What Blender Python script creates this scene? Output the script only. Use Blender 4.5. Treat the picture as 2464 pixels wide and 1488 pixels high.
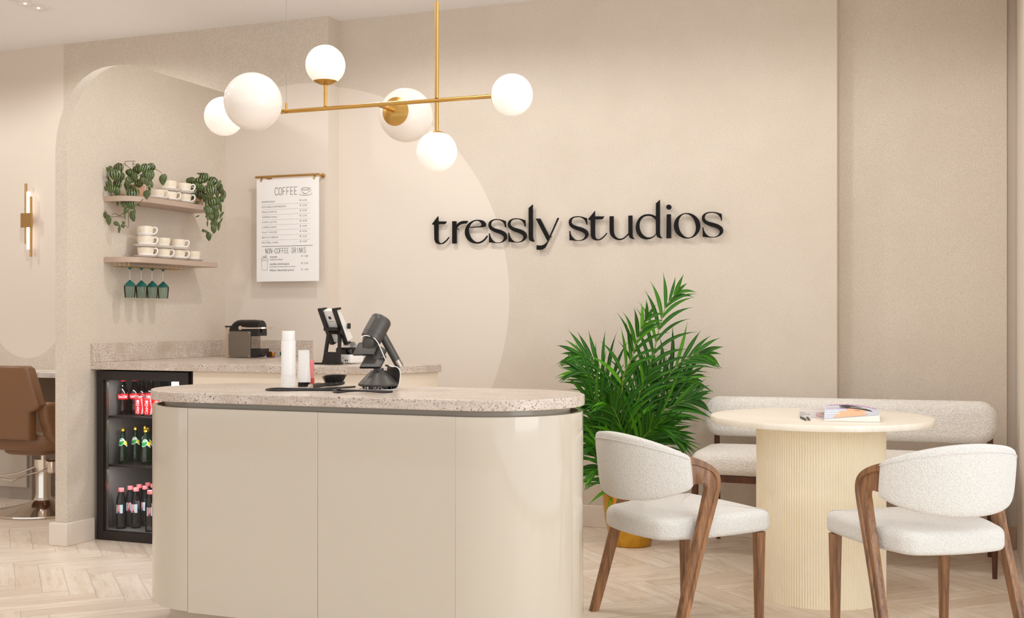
import bpy, bmesh, math, random
from math import sin, cos, pi, radians, sqrt, atan2
from mathutils import Vector, Matrix, noise
for o in list(bpy.data.objects): bpy.data.objects.remove(o)
SC = bpy.context.scene
COL = SC.collection
# ------------------------------------------------------------------ camera
cam_data = bpy.data.cameras.new('camera'); cam = bpy.data.objects.new('camera', cam_data); COL.objects.link(cam)
cam.location = (0, 0, 1.16); cam.rotation_euler = (radians(90), 0, radians(21.2447))
cam_data.sensor_width = 36; cam_data.lens = 36*2824.08/2464; cam_data.shift_y = 22.74/2464
cam_data.clip_start = .05; cam_data.clip_end = 60
SC.camera = cam
# ------------------------------------------------------------------ world, lights, exposure
W = bpy.data.worlds.new('daylight'); SC.world = W; W.use_nodes = True
bg = W.node_tree.nodes['Background']; bg.inputs[0].default_value = (.965, 1, 1.02, 1); bg.inputs[1].default_value = 1.06
SC.view_settings.view_transform = 'Standard'; SC.view_settings.look = 'None'
SC.view_settings.exposure = 0.16; SC.view_settings.gamma = 1; SC.view_settings.use_curve_mapping = False
def spot(loc, target, power, angle=100, blend=.9, radius=.05, color=(1, .995, .968)):
    l = bpy.data.lights.new('downlight_beam', 'SPOT'); l.energy = power; l.spot_size = radians(angle); l.spot_blend = blend
    l.shadow_soft_size = radius; l.color = color
    o = bpy.data.objects.new('downlight_beam', l); COL.objects.link(o); o.location = loc
    o.rotation_euler = (Vector(target)-Vector(loc)).to_track_quat('-Z', 'Y').to_euler()
    return o
def area(loc, target, power, sx, sy, color):
    l = bpy.data.lights.new('window_daylight', 'AREA'); l.energy = power; l.shape = 'RECTANGLE'; l.size = sx; l.size_y = sy; l.color = color
    o = bpy.data.objects.new('window_daylight', l); COL.objects.link(o); o.location = loc
    o.rotation_euler = (Vector(target)-Vector(loc)).to_track_quat('-Z', 'Y').to_euler()
    return o
ZC = 2.965
for x, y, p in ((-5.02, 5.30, 34), (-6.6, 4.9, 34), (-2.75, 5.05, 38), (-1.40, 4.9, 21), (-.14, 4.7, 29), (-3.6, 3.4, 30), (-2.0, 3.2, 22), (-.5, 2.9, 13), (-5.2, 3.2, 34)):
    spot((x, y, ZC-.03), (x, y+.05, 0), p, angle=165, blend=.35, radius=.07)
# unseen fill lamps added inside the drinks fridge to brighten its contents
def fridge_fill(z, e):
    l = bpy.data.lights.new('fridge_lamp', 'AREA'); l.shape = 'RECTANGLE'; l.size = .42; l.size_y = .012; l.energy = e; l.color = (.93, .98, 1)
    o = bpy.data.objects.new('fridge_lamp', l); COL.objects.link(o); o.location = (-3.98, 4.988, z); o.rotation_euler = (radians(16), 0, 0)
for z, e in ((.832, 1.6), (.632, 1.1), (.375, 1.5)): fridge_fill(z, e)
try:
    SC.cycles.max_bounces = 14; SC.cycles.diffuse_bounces = 8; SC.cycles.glossy_bounces = 5; SC.cycles.transparent_max_bounces = 24
except AttributeError: pass
area((1.9, 2.2, 1.6), (-1.2, 4.2, .8), 40, 2.2, 2.4, (.98, 1, 1))      # shop window on the right, beside the camera
# ------------------------------------------------------------------ helpers
class MB:
    def __init__(s): s.v = []; s.f = []; s.uv = []; s.mi = []; s.col = []; s.m = Matrix(); s.cur = 0
    def add(s, vs, fs, uvs=None, col=None):
        n = len(s.v)
        s.v += [tuple(s.m @ Vector(p)) for p in vs]
        s.uv += list(uvs) if uvs else [(p[0], p[1]) for p in vs]
        for f in fs:
            s.f.append([i+n for i in f]); s.mi.append(s.cur); s.col.append(col if col is not None else .5)
        return s
    def box(s, x0, x1, y0, y1, z0, z1):
        v = [(x0,y0,z0),(x1,y0,z0),(x1,y1,z0),(x0,y1,z0),(x0,y0,z1),(x1,y0,z1),(x1,y1,z1),(x0,y1,z1)]
        return s.add(v, [(0,3,2,1),(4,5,6,7),(0,1,5,4),(1,2,6,5),(2,3,7,6),(3,0,4,7)])
    def prism(s, poly, z0, z1, caps=True):
        n = len(poly); a = sum(poly[i][0]*poly[(i+1)%n][1]-poly[(i+1)%n][0]*poly[i][1] for i in range(n))
        if a < 0: poly = poly[::-1]
        v = [(p[0],p[1],z0) for p in poly]+[(p[0],p[1],z1) for p in poly]
        f = [(i,(i+1)%n,n+(i+1)%n,n+i) for i in range(n)]
        if caps: f += [list(range(n-1,-1,-1)), list(range(n,2*n))]
        return s.add(v, f)
    def prism_y(s, poly, y0, y1):       # polygon in x-z, extruded along y
        m = s.m; s.m = m @ Matrix(((1,0,0,0),(0,0,-1,0),(0,1,0,0),(0,0,0,1)))
        s.prism(poly, -y1, -y0); s.m = m; return s
    def prism_x(s, poly, x0, x1):       # polygon in y-z, extruded along x
        m = s.m; s.m = m @ Matrix(((0,0,1,0),(1,0,0,0),(0,1,0,0),(0,0,0,1)))
        s.prism(poly, x0, x1); s.m = m; return s
    def loft(s, rings, caps=True, closed=True):
        n = len(rings[0]); v = [p for r in rings for p in r]; f = []
        k = n if closed else n-1
        for j in range(len(rings)-1):
            for i in range(k):
                a, b = j*n+i, j*n+(i+1)%n
                f.append((a,b,b+n,a+n))
        if caps and closed: f += [list(range(n-1,-1,-1)), list(range((len(rings)-1)*n, len(rings)*n))]
        uv = [(i/n, j/max(1,len(rings)-1)) for j in range(len(rings)) for i in range(n)]
        return s.add(v, f, uv)
    def lathe(s, prof, n=32, c=(0,0,0), sx=1, sy=1):
        return s.loft([[(c[0]+r*sx*cos(2*pi*i/n), c[1]+r*sy*sin(2*pi*i/n), c[2]+z) for i in range(n)] for r, z in prof])
    def cyl(s, p0, p1, r0, r1=None, n=20):
        r1 = r0 if r1 is None else r1
        return s.sweep([p0, p1], [r0, r1], n)
    def sweep(s, path, rad, n=10, flat=1.0, up=None):
        path = [Vector(p) for p in path]; rings = []; prev = Vector(up) if up else None
        for i, p in enumerate(path):
            t = (path[min(i+1,len(path)-1)]-path[max(i-1,0)]).normalized()
            if prev is None: prev = Vector((0,0,1)) if abs(t.z) < .9 else Vector((0,1,0))
            a = t.cross(prev).normalized(); b = a.cross(t).normalized(); prev = b
            r = rad[i] if isinstance(rad, (list, tuple)) else rad
            rings.append([tuple(p+a*(r*cos(2*pi*k/n))+b*(r*flat*sin(2*pi*k/n))) for k in range(n)])
        return s.loft(rings)
    def strip(s, path, side, w, t):     # flat bar: path points, side vectors, width along side, thickness along normal
        path = [Vector(p) for p in path]; rings = []
        for i, p in enumerate(path):
            tg = (path[min(i+1,len(path)-1)]-path[max(i-1,0)]).normalized()
            sd = Vector(side[i] if isinstance(side, list) else side).normalized(); nn = tg.cross(sd).normalized(); sd = nn.cross(tg).normalized()
            ww = w[i] if isinstance(w, list) else w; tt = t[i] if isinstance(t, list) else t
            rings.append([tuple(p+sd*(ww/2)*a+nn*(tt/2)*b) for a, b in ((-1,-1),(1,-1),(1,1),(-1,1))])
        return s.loft(rings)
    def sphere(s, c, r, n=24, m=14, sz=1):
        rings = [[(c[0]+r*sin(pi*j/m)*cos(2*pi*i/n), c[1]+r*sin(pi*j/m)*sin(2*pi*i/n), c[2]-r*sz*cos(pi*j/m)) for i in range(n)] for j in range(1, m)]
        s.loft(rings)
        return s
def build(name, mb, mats, parent=None, smooth=40, bevel=0, seg=2, loc=None):
    me = bpy.data.meshes.new(name); me.from_pydata(mb.v, [], mb.f)
    for m in (mats if isinstance(mats, (list, tuple)) else [mats]): me.materials.append(m)
    ul = me.uv_layers.new(name='UVMap'); ca = me.attributes.new('tone', 'FLOAT', 'FACE')
    me.polygons.foreach_set('material_index', mb.mi); ca.data.foreach_set('value', mb.col)
    flat = [c for f in mb.f for i in f for c in mb.uv[i]]
    ul.data.foreach_set('uv', flat)
    me.update()
    if smooth:
        bm = bmesh.new(); bm.from_mesh(me); bmesh.ops.recalc_face_normals(bm, faces=bm.faces); bm.to_mesh(me); bm.free()
        me.polygons.foreach_set('use_smooth', [True]*len(me.polygons)); me.set_sharp_from_angle(angle=radians(smooth))
    o = bpy.data.objects.new(name, me); COL.objects.link(o)
    if loc: o.location = loc
    if parent: o.parent = parent
    if bevel:
        b = o.modifiers.new('edge', 'BEVEL'); b.width = bevel; b.segments = seg; b.limit_method = 'ANGLE'; b.angle_limit = radians(40); b.harden_normals = False
    return o
def tag(o, label, cat, group=None, kind=None):
    o['label'] = label; o['category'] = cat
    if group: o['group'] = group
    if kind: o['kind'] = kind
    return o
def thing(name, label, cat, loc=(0,0,0), rz=0, group=None):
    o = bpy.data.objects.new(name, None); o.empty_display_size = .05; COL.objects.link(o)
    o.location = loc; o.rotation_euler = (0,0,rz)
    return tag(o, label, cat, group)
def struct(name, mb, mats, **k):
    o = build(name, mb, mats, **k); o['kind'] = 'structure'; return o
def copy_tree(o, parent=None):
    c = o.copy(); COL.objects.link(c)
    if parent: c.parent = parent
    for ch in list(o.children): copy_tree(ch, c)
    return c
def crom(pts, k=6, closed=False):
    P = [Vector(p) for p in pts]; out = []; n = len(P)
    for i in range(n if closed else n-1):
        p0 = P[(i-1)%n] if closed or i else P[0]*2-P[1]
        p1 = P[i]; p2 = P[(i+1)%n]; p3 = P[(i+2)%n] if closed or i+2 < n else P[-1]*2-P[-2]
        for j in range(k):
            t = j/k
            out.append(.5*((2*p1)+(p2-p0)*t+(2*p0-5*p1+4*p2-p3)*t*t+(3*p1-p0-3*p2+p3)*t**3))
    if not closed: out.append(P[-1])
    return out
def rrect(w, h, r, n=6):                # rounded rectangle outline centred on 0
    out = []
    for cx, cy, a in ((w/2-r,h/2-r,0),(-w/2+r,h/2-r,90),(-w/2+r,-h/2+r,180),(w/2-r,-h/2+r,270)):
        for i in range(n+1):
            t = radians(a+90*i/n); out.append((cx+r*cos(t), cy+r*sin(t)))
    return out
def inset(poly, d):
    n = len(poly); out = []
    for i in range(n):
        a = Vector(poly[i-1]); b = Vector(poly[i]); c = Vector(poly[(i+1)%n])
        e1 = (b-a); e2 = (c-b)
        e1 = e1.normalized() if e1.length > 1e-9 else e2.normalized(); e2 = e2.normalized() if e2.length > 1e-9 else e1
        n1 = Vector((-e1.y, e1.x)); n2 = Vector((-e2.y, e2.x)); m = n1+n2
        m = m/max(.3, m.dot(n1)) if m.length > 1e-6 else n1
        out.append((b.x+m.x*d, b.y+m.y*d))
    return out
def pillow(mb, outline, d0, d1, r, put, k=6, crown=0, r2=None):
    # outline counter-clockwise, swept from depth d0 to d1 with edges rounded by r; put(x, y, d) gives the 3d point
    r2 = r if r2 is None else r2; rings = []
    for i in range(k+1):
        t = pi/2*i/k; rings.append(([*inset(outline, r*(1-sin(t)))], d0+r*(1-cos(t))))
    for i in range(k+1):
        t = pi/2*i/k; rings.append(([*inset(outline, r2*(1-cos(t)))], d1-r2*(1-sin(t))))
    last = rings[-1]
    if crown:
        cx = sum(p[0] for p in last[0])/len(last[0]); cy = sum(p[1] for p in last[0])/len(last[0])
        for q in (.75, .5, .25, .02): rings.append(([(cx+(p[0]-cx)*q, cy+(p[1]-cy)*q) for p in last[0]], last[1]+crown*(1-q*q)))
    return mb.loft([[put(p[0], p[1], d) for p in o] for o, d in rings])
_txt = {}
def glyphs(s, shear=0, offset=0, space=1):
    key = (s, shear, offset, space)
    if key in _txt: return _txt[key]
    cu = bpy.data.curves.new('lettering', 'FONT'); cu.body = s; cu.size = 1; cu.shear = shear; cu.offset = offset; cu.space_character = space
    cu.resolution_u = 3; cu.fill_mode = 'FRONT'
    ob = bpy.data.objects.new('lettering', cu); COL.objects.link(ob)
    dg = bpy.context.evaluated_depsgraph_get(); me = bpy.data.meshes.new_from_object(ob.evaluated_get(dg))
    v = [tuple(p.co) for p in me.vertices]; f = [tuple(p.vertices) for p in me.polygons]
    bpy.data.objects.remove(ob); bpy.data.curves.remove(cu); bpy.data.meshes.remove(me)
    _txt[key] = (v, f); return _txt[key]
def text(mb, s, put, x, y, h, width=None, shear=0, offset=0, space=1):
    # left end at x, baseline y, capital height h; put(x, y) gives the 3d point
    v, f = glyphs(s, shear, offset, space)
    if not v: return
    x0 = min(p[0] for p in v); x1 = max(p[0] for p in v); k = h/.69; kx = k if not width else width/(x1-x0)
    mb.add([put(x+(p[0]-x0)*kx, y+p[1]*k) for p in v], f)
def pen_line(mb, pts, put, w):          # drawn line of width w in the plane of put
    P = [Vector(p) for p in pts]
    for i in range(len(P)-1):
        d = (P[i+1]-P[i])
        if d.length < 1e-7: continue
        d.normalize(); nn = Vector((-d.y, d.x))*(w/2); e = d*(w/3)
        q = [P[i]-nn-e, P[i+1]-nn+e, P[i+1]+nn+e, P[i]+nn-e]
        mb.add([put(p.x, p.y) for p in q], [(0,1,2,3)])
# ------------------------------------------------------------------ materials
def lin(r, g, b):
    f = lambda c: (c/255)/12.92 if c <= 10 else ((c/255+.055)/1.055)**2.4
    return (f(r), f(g), f(b), 1)
class NT:
    def __init__(s, name):
        s.mat = bpy.data.materials.new(name); s.mat.use_nodes = True; s.t = s.mat.node_tree; s.n = s.t.nodes; s.b = s.n['Principled BSDF']; s.out = s.n['Material Output']
    def node(s, kind, **k):
        nd = s.n.new(kind)
        for a, b in k.items():
            if a.startswith('i_'):
                key = a[2:]; key = int(key) if key.isdigit() else key.replace('_', ' ')
                s.set(nd.inputs[key], b)
            else: setattr(nd, a, b)
        return nd
    def set(s, sock, val):
        if isinstance(val, bpy.types.NodeSocket): s.t.links.new(val, sock)
        else: sock.default_value = val
    def coord(s, which='Object', scale=None):
        c = s.node('ShaderNodeTexCoord').outputs[which]
        if scale: c = s.node('ShaderNodeMapping', i_Vector=c, i_Scale=scale).outputs[0]
        return c
    def noise(s, vec, scale, detail=2, rough=.5): return s.node('ShaderNodeTexNoise', i_Vector=vec, i_Scale=scale, i_Detail=detail, i_Roughness=rough).outputs['Fac']
    def ramp(s, fac, stops):
        r = s.node('ShaderNodeValToRGB', i_Fac=fac); e = r.color_ramp.elements
        while len(e) < len(stops): e.new(.5)
        for q, (p, c) in zip(e, stops): q.position = p; q.color = c
        return r.outputs[0]
    def mix(s, fac, a, b, mode='MIX'):
        m = s.node('ShaderNodeMix', data_type='RGBA', blend_type=mode); s.set(m.inputs[0], fac); s.set(m.inputs[6], a); s.set(m.inputs[7], b); return m.outputs[2]
    def math(s, op, a, b=0, c=0):
        m = s.node('ShaderNodeMath', operation=op); s.set(m.inputs[0], a); s.set(m.inputs[1], b); s.set(m.inputs[2], c); return m.outputs[0]
    def bump(s, h, strength, dist, prev=None):
        b = s.node('ShaderNodeBump', i_Height=h, i_Strength=strength, i_Distance=dist)
        if prev: s.set(b.inputs['Normal'], prev)
        return b.outputs[0]
    def p(s, **k):
        for a, b in k.items(): s.set(s.b.inputs[a.replace('_', ' ')], b)
        return s.mat
def plain(name, c, rough=.5, metal=0, **k):
    return NT(name).p(Base_Color=c if len(c) == 4 else lin(*c), Roughness=rough, Metallic=metal, **k)
GREY = lambda v: (v, v, v, 1)
def stucco(name, paint=None):
    n = NT(name); co = n.coord()
    fine = n.noise(co, 320, 2, .6); big = n.noise(co, 3.2, 4, .6); mid = n.noise(co, 110, 3)
    c = n.ramp(fine, [(.32, lin(188,175,160)), (.50, lin(217,205,191)), (.66, lin(231,221,209))])
    c = n.mix(n.ramp(big, [(.35, GREY(0)), (.7, GREY(.38))]), c, lin(203,190,175))
    bmp = n.bump(n.math('ADD', fine, n.math('MULTIPLY', mid, .5)), .3, .003); rough = .85
    if paint:
        kind, cx, cz, r, x1 = paint
        sx = n.node('ShaderNodeSeparateXYZ', i_0=co); X, Z = sx.outputs[0], sx.outputs[2]
        dx = n.math('SUBTRACT', X, cx); dz = n.math('SUBTRACT', Z, cz)
        def inside(dz_):
            return n.math('LESS_THAN', n.math('SQRT', n.math('ADD', n.math('MULTIPLY', dx, dx), n.math('MULTIPLY', dz_, dz_))), r)
        m = inside(dz)
        if kind == 'both':              # big circle right of x1, upright capsule left of it
            ccx, ccz, cr = -5.8544, 1.203, .3075
            ex = n.math('ABSOLUTE', n.math('SUBTRACT', X, ccx)); ez = n.math('MINIMUM', n.math('SUBTRACT', Z, ccz), 0)
            cap = n.math('LESS_THAN', n.math('SQRT', n.math('ADD', n.math('MULTIPLY', ex, ex), n.math('MULTIPLY', ez, ez))), cr)
            side = n.math('GREATER_THAN', X, x1)
            m = n.math('MAXIMUM', n.math('MULTIPLY', m, side), cap)
        c = n.mix(m, c, lin(226,215,203))
        k = n.node('ShaderNodeBump', i_Height=n.math('ADD', fine, n.math('MULTIPLY', mid, .5)), i_Distance=.003)
        n.set(k.inputs['Strength'], n.math('MULTIPLY_ADD', m, -.29, .3)); bmp = k.outputs[0]
    return n.p(Base_Color=c, Roughness=rough, Normal=bmp)
def stone(name):
    n = NT(name); co = n.coord()
    cl = n.noise(co, 7, 4, .6); sp = n.noise(co, 170, 4, .7); vein = n.noise(n.coord('Object', (1.2, 5, 3)), 5, 5, .65); dots = n.noise(co, 165, 3, .6)
    c = n.ramp(cl, [(.3, lin(192,176,161)), (.5, lin(213,200,188)), (.72, lin(227,216,206))])
    c = n.mix(n.ramp(vein, [(.48, GREY(0)), (.70, GREY(.55))]), c, lin(184,163,148))
    c = n.mix(n.ramp(sp, [(.50, GREY(0)), (.60, GREY(.5))]), c, lin(172,150,134))
    mask = n.math('MULTIPLY', n.ramp(dots, [(.57, GREY(0)), (.63, GREY(1))]), n.ramp(cl, [(.36, GREY(.2)), (.6, GREY(1))]))
    c = n.mix(mask, c, lin(98,72,62))
    c = n.mix(n.ramp(dots, [(.26, GREY(.5)), (.36, GREY(0))]), c, lin(226,216,205))
    return n.p(Base_Color=c, Roughness=.3)
def wood(name, bright_tone, dark, scale=(1, 12, 1), rough=.4, which='Object', amt=1.0):
    n = NT(name); co = n.coord(which, scale)
    a = n.noise(co, 3.0, 5, .62); b = n.noise(co, 14, 3, .6)
    c = n.ramp(n.math('MULTIPLY_ADD', b, .35, n.math('MULTIPLY', a, .65)), [(.33, dark), (.5, tuple((p+q)/2 for p, q in zip(bright_tone, dark))), (.66, bright_tone)])
    if amt < 1: c = n.mix(amt, bright_tone, c)
    return n.p(Base_Color=c, Roughness=rough, Normal=n.bump(b, .15, .001))
def boucle(name, scale=260, c0=(236,231,225), c1=(252,250,247), dist=.004):
    n = NT(name); co = n.coord()
    v = n.node('ShaderNodeTexVoronoi', i_Vector=co, i_Scale=scale, feature='SMOOTH_F1').outputs['Distance']; z = n.noise(co, scale*.45, 3, .6)
    h = n.math('MULTIPLY_ADD', v, -.7, z)
    return n.p(Base_Color=n.ramp(h, [(.0, lin(*c0)), (.4, lin(*c1))]), Roughness=.95, Normal=n.bump(h, .8, dist), Sheen_Weight=.2)
def glassy(name, tint, rough=.02, ior=1.45):
    return NT(name).p(Base_Color=tint, Roughness=rough, Transmission_Weight=1, IOR=ior)
def pane(name, tint=(1,1,1,1), ior=1.35):
    n = NT(name); tr = n.node('ShaderNodeBsdfTransparent', i_Color=tint); gl = n.node('ShaderNodeBsdfGlossy', i_Roughness=.01); fr = n.node('ShaderNodeFresnel', i_IOR=ior)
    m = n.node('ShaderNodeMixShader', i_0=fr.outputs[0], i_1=tr.outputs[0], i_2=gl.outputs[0]); n.t.links.new(m.outputs[0], n.out.inputs[0]); return n.mat
def glow(name, c, e, base=(250,244,236), rough=.15):
    return NT(name).p(Base_Color=lin(*base), Roughness=rough, Emission_Color=c, Emission_Strength=e)
M = {}
M['stucco'] = stucco('textured_plaster'); M['stucco_sign'] = stucco('textured_plaster_circle', ('one', -3.7416, 1.2815, 1.2935, 0)); M['stucco_coffee'] = stucco('textured_plaster_shapes', ('both', -3.7416, 1.2815, 1.2935, -4.32))
M['ceiling'] = plain('ceiling_paint', (246,246,248), .8)
M['smooth'] = plain('smooth_plaster', (226,215,203), .7)
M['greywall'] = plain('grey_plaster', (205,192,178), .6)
M['skirting'] = plain('skirting_paint', (232,221,209), .45)
M['stone'] = stone('speckled_stone')
M['lacquer'] = plain('beige_gloss_lacquer', (204,194,178), .09, Coat_Weight=.4, Coat_Roughness=.02)
M['lacquer_in'] = plain('beige_lacquer', (190,176,158), .15)
M['cabinet'] = plain('cream_cabinet', (234,220,200), .4)
M['black'] = plain('black_plastic', (26,24,23), .35)
M['gloss_black'] = plain('gloss_black', (14,13,13), .12)
M['fridge'] = plain('dark_brown_steel', (44,37,35), .3, .3)
M['fridge_in'] = plain('fridge_liner', (98,92,88), .3)
M['white_gloss'] = plain('white_ceramic', (245,240,235), .15)
M['cream_glaze'] = plain('cream_glaze', (238,226,206), .15)
M['white'] = plain('white_plastic', (240,238,235), .3)
M['paper'] = plain('white_card', (246,244,243), .6)
M['ink'] = plain('black_ink', (40,38,38), .6)
M['greyink'] = plain('grey_ink', (120,116,114), .6)
M['sign'] = plain('dark_sign_face', (13,10,9), .6, Specular_IOR_Level=.2)
M['brass'] = NT('brushed_brass').p(Base_Color=lin(206,164,92), Metallic=1, Roughness=.3)
M['bronze'] = NT('antique_brass').p(Base_Color=lin(200,162,108), Metallic=1, Roughness=.38)
M['gold'] = NT('polished_gold').p(Base_Color=lin(205,160,62), Metallic=1, Roughness=.12)
M['chrome'] = NT('chrome').p(Base_Color=lin(225,215,205), Metallic=1, Roughness=.08)
M['steel'] = NT('satin_steel').p(Base_Color=lin(168,158,148), Metallic=1, Roughness=.35)
M['globe'] = glow('lit_opal_glass', (1, .93, .84, 1), .26); M['globe_dim'] = glow('opal_glass', (1, .93, .84, 1), .06, (238,228,218))
M['tube'] = glow('lit_tube', (1, .97, .92, 1), 1.5)
M['led'] = glow('led_panel', (.95, 1, 1, 1), 30)  # emission imitates a bright reflection in the fridge glass
M['taupe'] = plain('taupe_shelf', (186,164,147), .4)
M['terracotta'] = plain('terracotta', (214,166,136), .45)
M['soil'] = plain('potting_soil', (52,38,28), .95)
M['walnut'] = wood('walnut', lin(172,124,84), lin(84,55,36), (11, 11, .9), .35)
M['darkwood'] = wood('dark_walnut', lin(112,68,44), lin(66,38,26), (9, 9, 1.2), .35)
M['paleash'] = wood('pale_ash', lin(247,241,230), lin(234,223,204), (1.2, 9, 3), .35)
M['fluted'] = wood('fluted_ash', lin(254,246,224), lin(250,238,210), (2, 2, .6), .5)
M['boucle'] = boucle('white_boucle', 330, (212,209,204), (226,223,218), .004); M['boucle_big'] = boucle('chunky_boucle', 190, (226,221,215), (241,238,233), .006)
M['tan'] = plain('tan_leather', (126,89,60), .35)
M['marble'] = (lambda n: n.p(Base_Color=n.mix(n.ramp(n.noise(n.coord(), 5, 5, .6), [(.52, GREY(0)), (.64, GREY(.7))]), lin(236,230,225), lin(178,146,130)), Roughness=.2))(NT('veined_marble'))
M['drawer'] = plain('grey_drawer', (190,178,164), .35)
M['teal'] = NT('teal_glass').p(Base_Color=(.03,.24,.21,1), Roughness=.05, Transmission_Weight=.5); M['teal_pale'] = glassy('pale_teal_glass', (.86,.95,.92,1))
M['pane'] = pane('door_glass', (1,1,1,1), 1.22)
def floor_mat():
    n = NT('oak_herringbone'); uv = n.coord('UV'); tone = n.node('ShaderNodeAttribute', attribute_name='tone').outputs['Fac']
    off = n.node('ShaderNodeCombineXYZ', i_0=n.math('MULTIPLY', tone, 37), i_1=n.math('MULTIPLY', tone, 91))
    v = n.node('ShaderNodeVectorMath', operation='ADD', i_0=uv, i_1=off.outputs[0]).outputs[0]
    g = n.node('ShaderNodeMapping', i_Vector=v, i_Scale=(2.2, 16, 1)).outputs[0]
    a = n.noise(g, 1.6, 5, .62); b = n.noise(g, 9, 3)
    c = n.ramp(n.math('MULTIPLY_ADD', b, .3, n.math('MULTIPLY', a, .7)), [(.30, lin(204,183,163)), (.48, lin(231,216,200)), (.68, lin(244,234,222))])
    c = n.mix(n.ramp(tone, [(0, GREY(.55)), (.5, GREY(.1)), (1, GREY(0))]), c, lin(212,192,172))
    return n.p(Base_Color=c, Roughness=.38, Normal=n.bump(b, .08, .001))
M['floor'] = floor_mat(); M['joint'] = plain('floor_joint', (160,134,114), .7)
def leaf_mat(name, dark, bright_tone, under):
    n = NT(name); uv = n.node('ShaderNodeSeparateXYZ', i_0=n.coord('UV'))
    w = n.math('SINE', n.math('MULTIPLY_ADD', uv.outputs[0], 14.5, 1.57))
    c = n.ramp(n.math('MULTIPLY_ADD', w, .5, .5), [(.42, dark), (.72, bright_tone), (1, bright_tone)])
    rim = n.ramp(uv.outputs[1], [(.02, GREY(1)), (.12, GREY(0))])
    tone = n.node('ShaderNodeAttribute', attribute_name='tone').outputs['Fac']
    c = n.mix(rim, c, dark); c = n.mix(n.ramp(tone, [(.35, GREY(0)), (1, GREY(.6))]), c, under)
    return n.p(Base_Color=c, Roughness=.3)
M['pep'] = leaf_mat('striped_leaf', lin(24,32,18), lin(118,136,78), lin(74,56,30))
def palm_mat():
    n = NT('palm_leaf'); uv = n.node('ShaderNodeSeparateXYZ', i_0=n.coord('UV')); tone = n.node('ShaderNodeAttribute', attribute_name='tone').outputs['Fac']
    rib = n.ramp(n.math('ABSOLUTE', uv.outputs[0]), [(.0, GREY(1)), (.22, GREY(0))])
    c = n.ramp(tone, [(0, lin(16,56,4)), (.6, lin(38,98,8)), (1, lin(88,156,18))])
    c = n.mix(n.math('MULTIPLY', rib, .5), c, lin(110,165,50))
    return n.p(Base_Color=c, Roughness=.5, Specular_IOR_Level=.25)
M['palm'] = palm_mat(); M['palmstem'] = plain('palm_stem', (120,140,50), .5); M['stem'] = plain('brown_stem', (82,58,42), .6)
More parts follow.
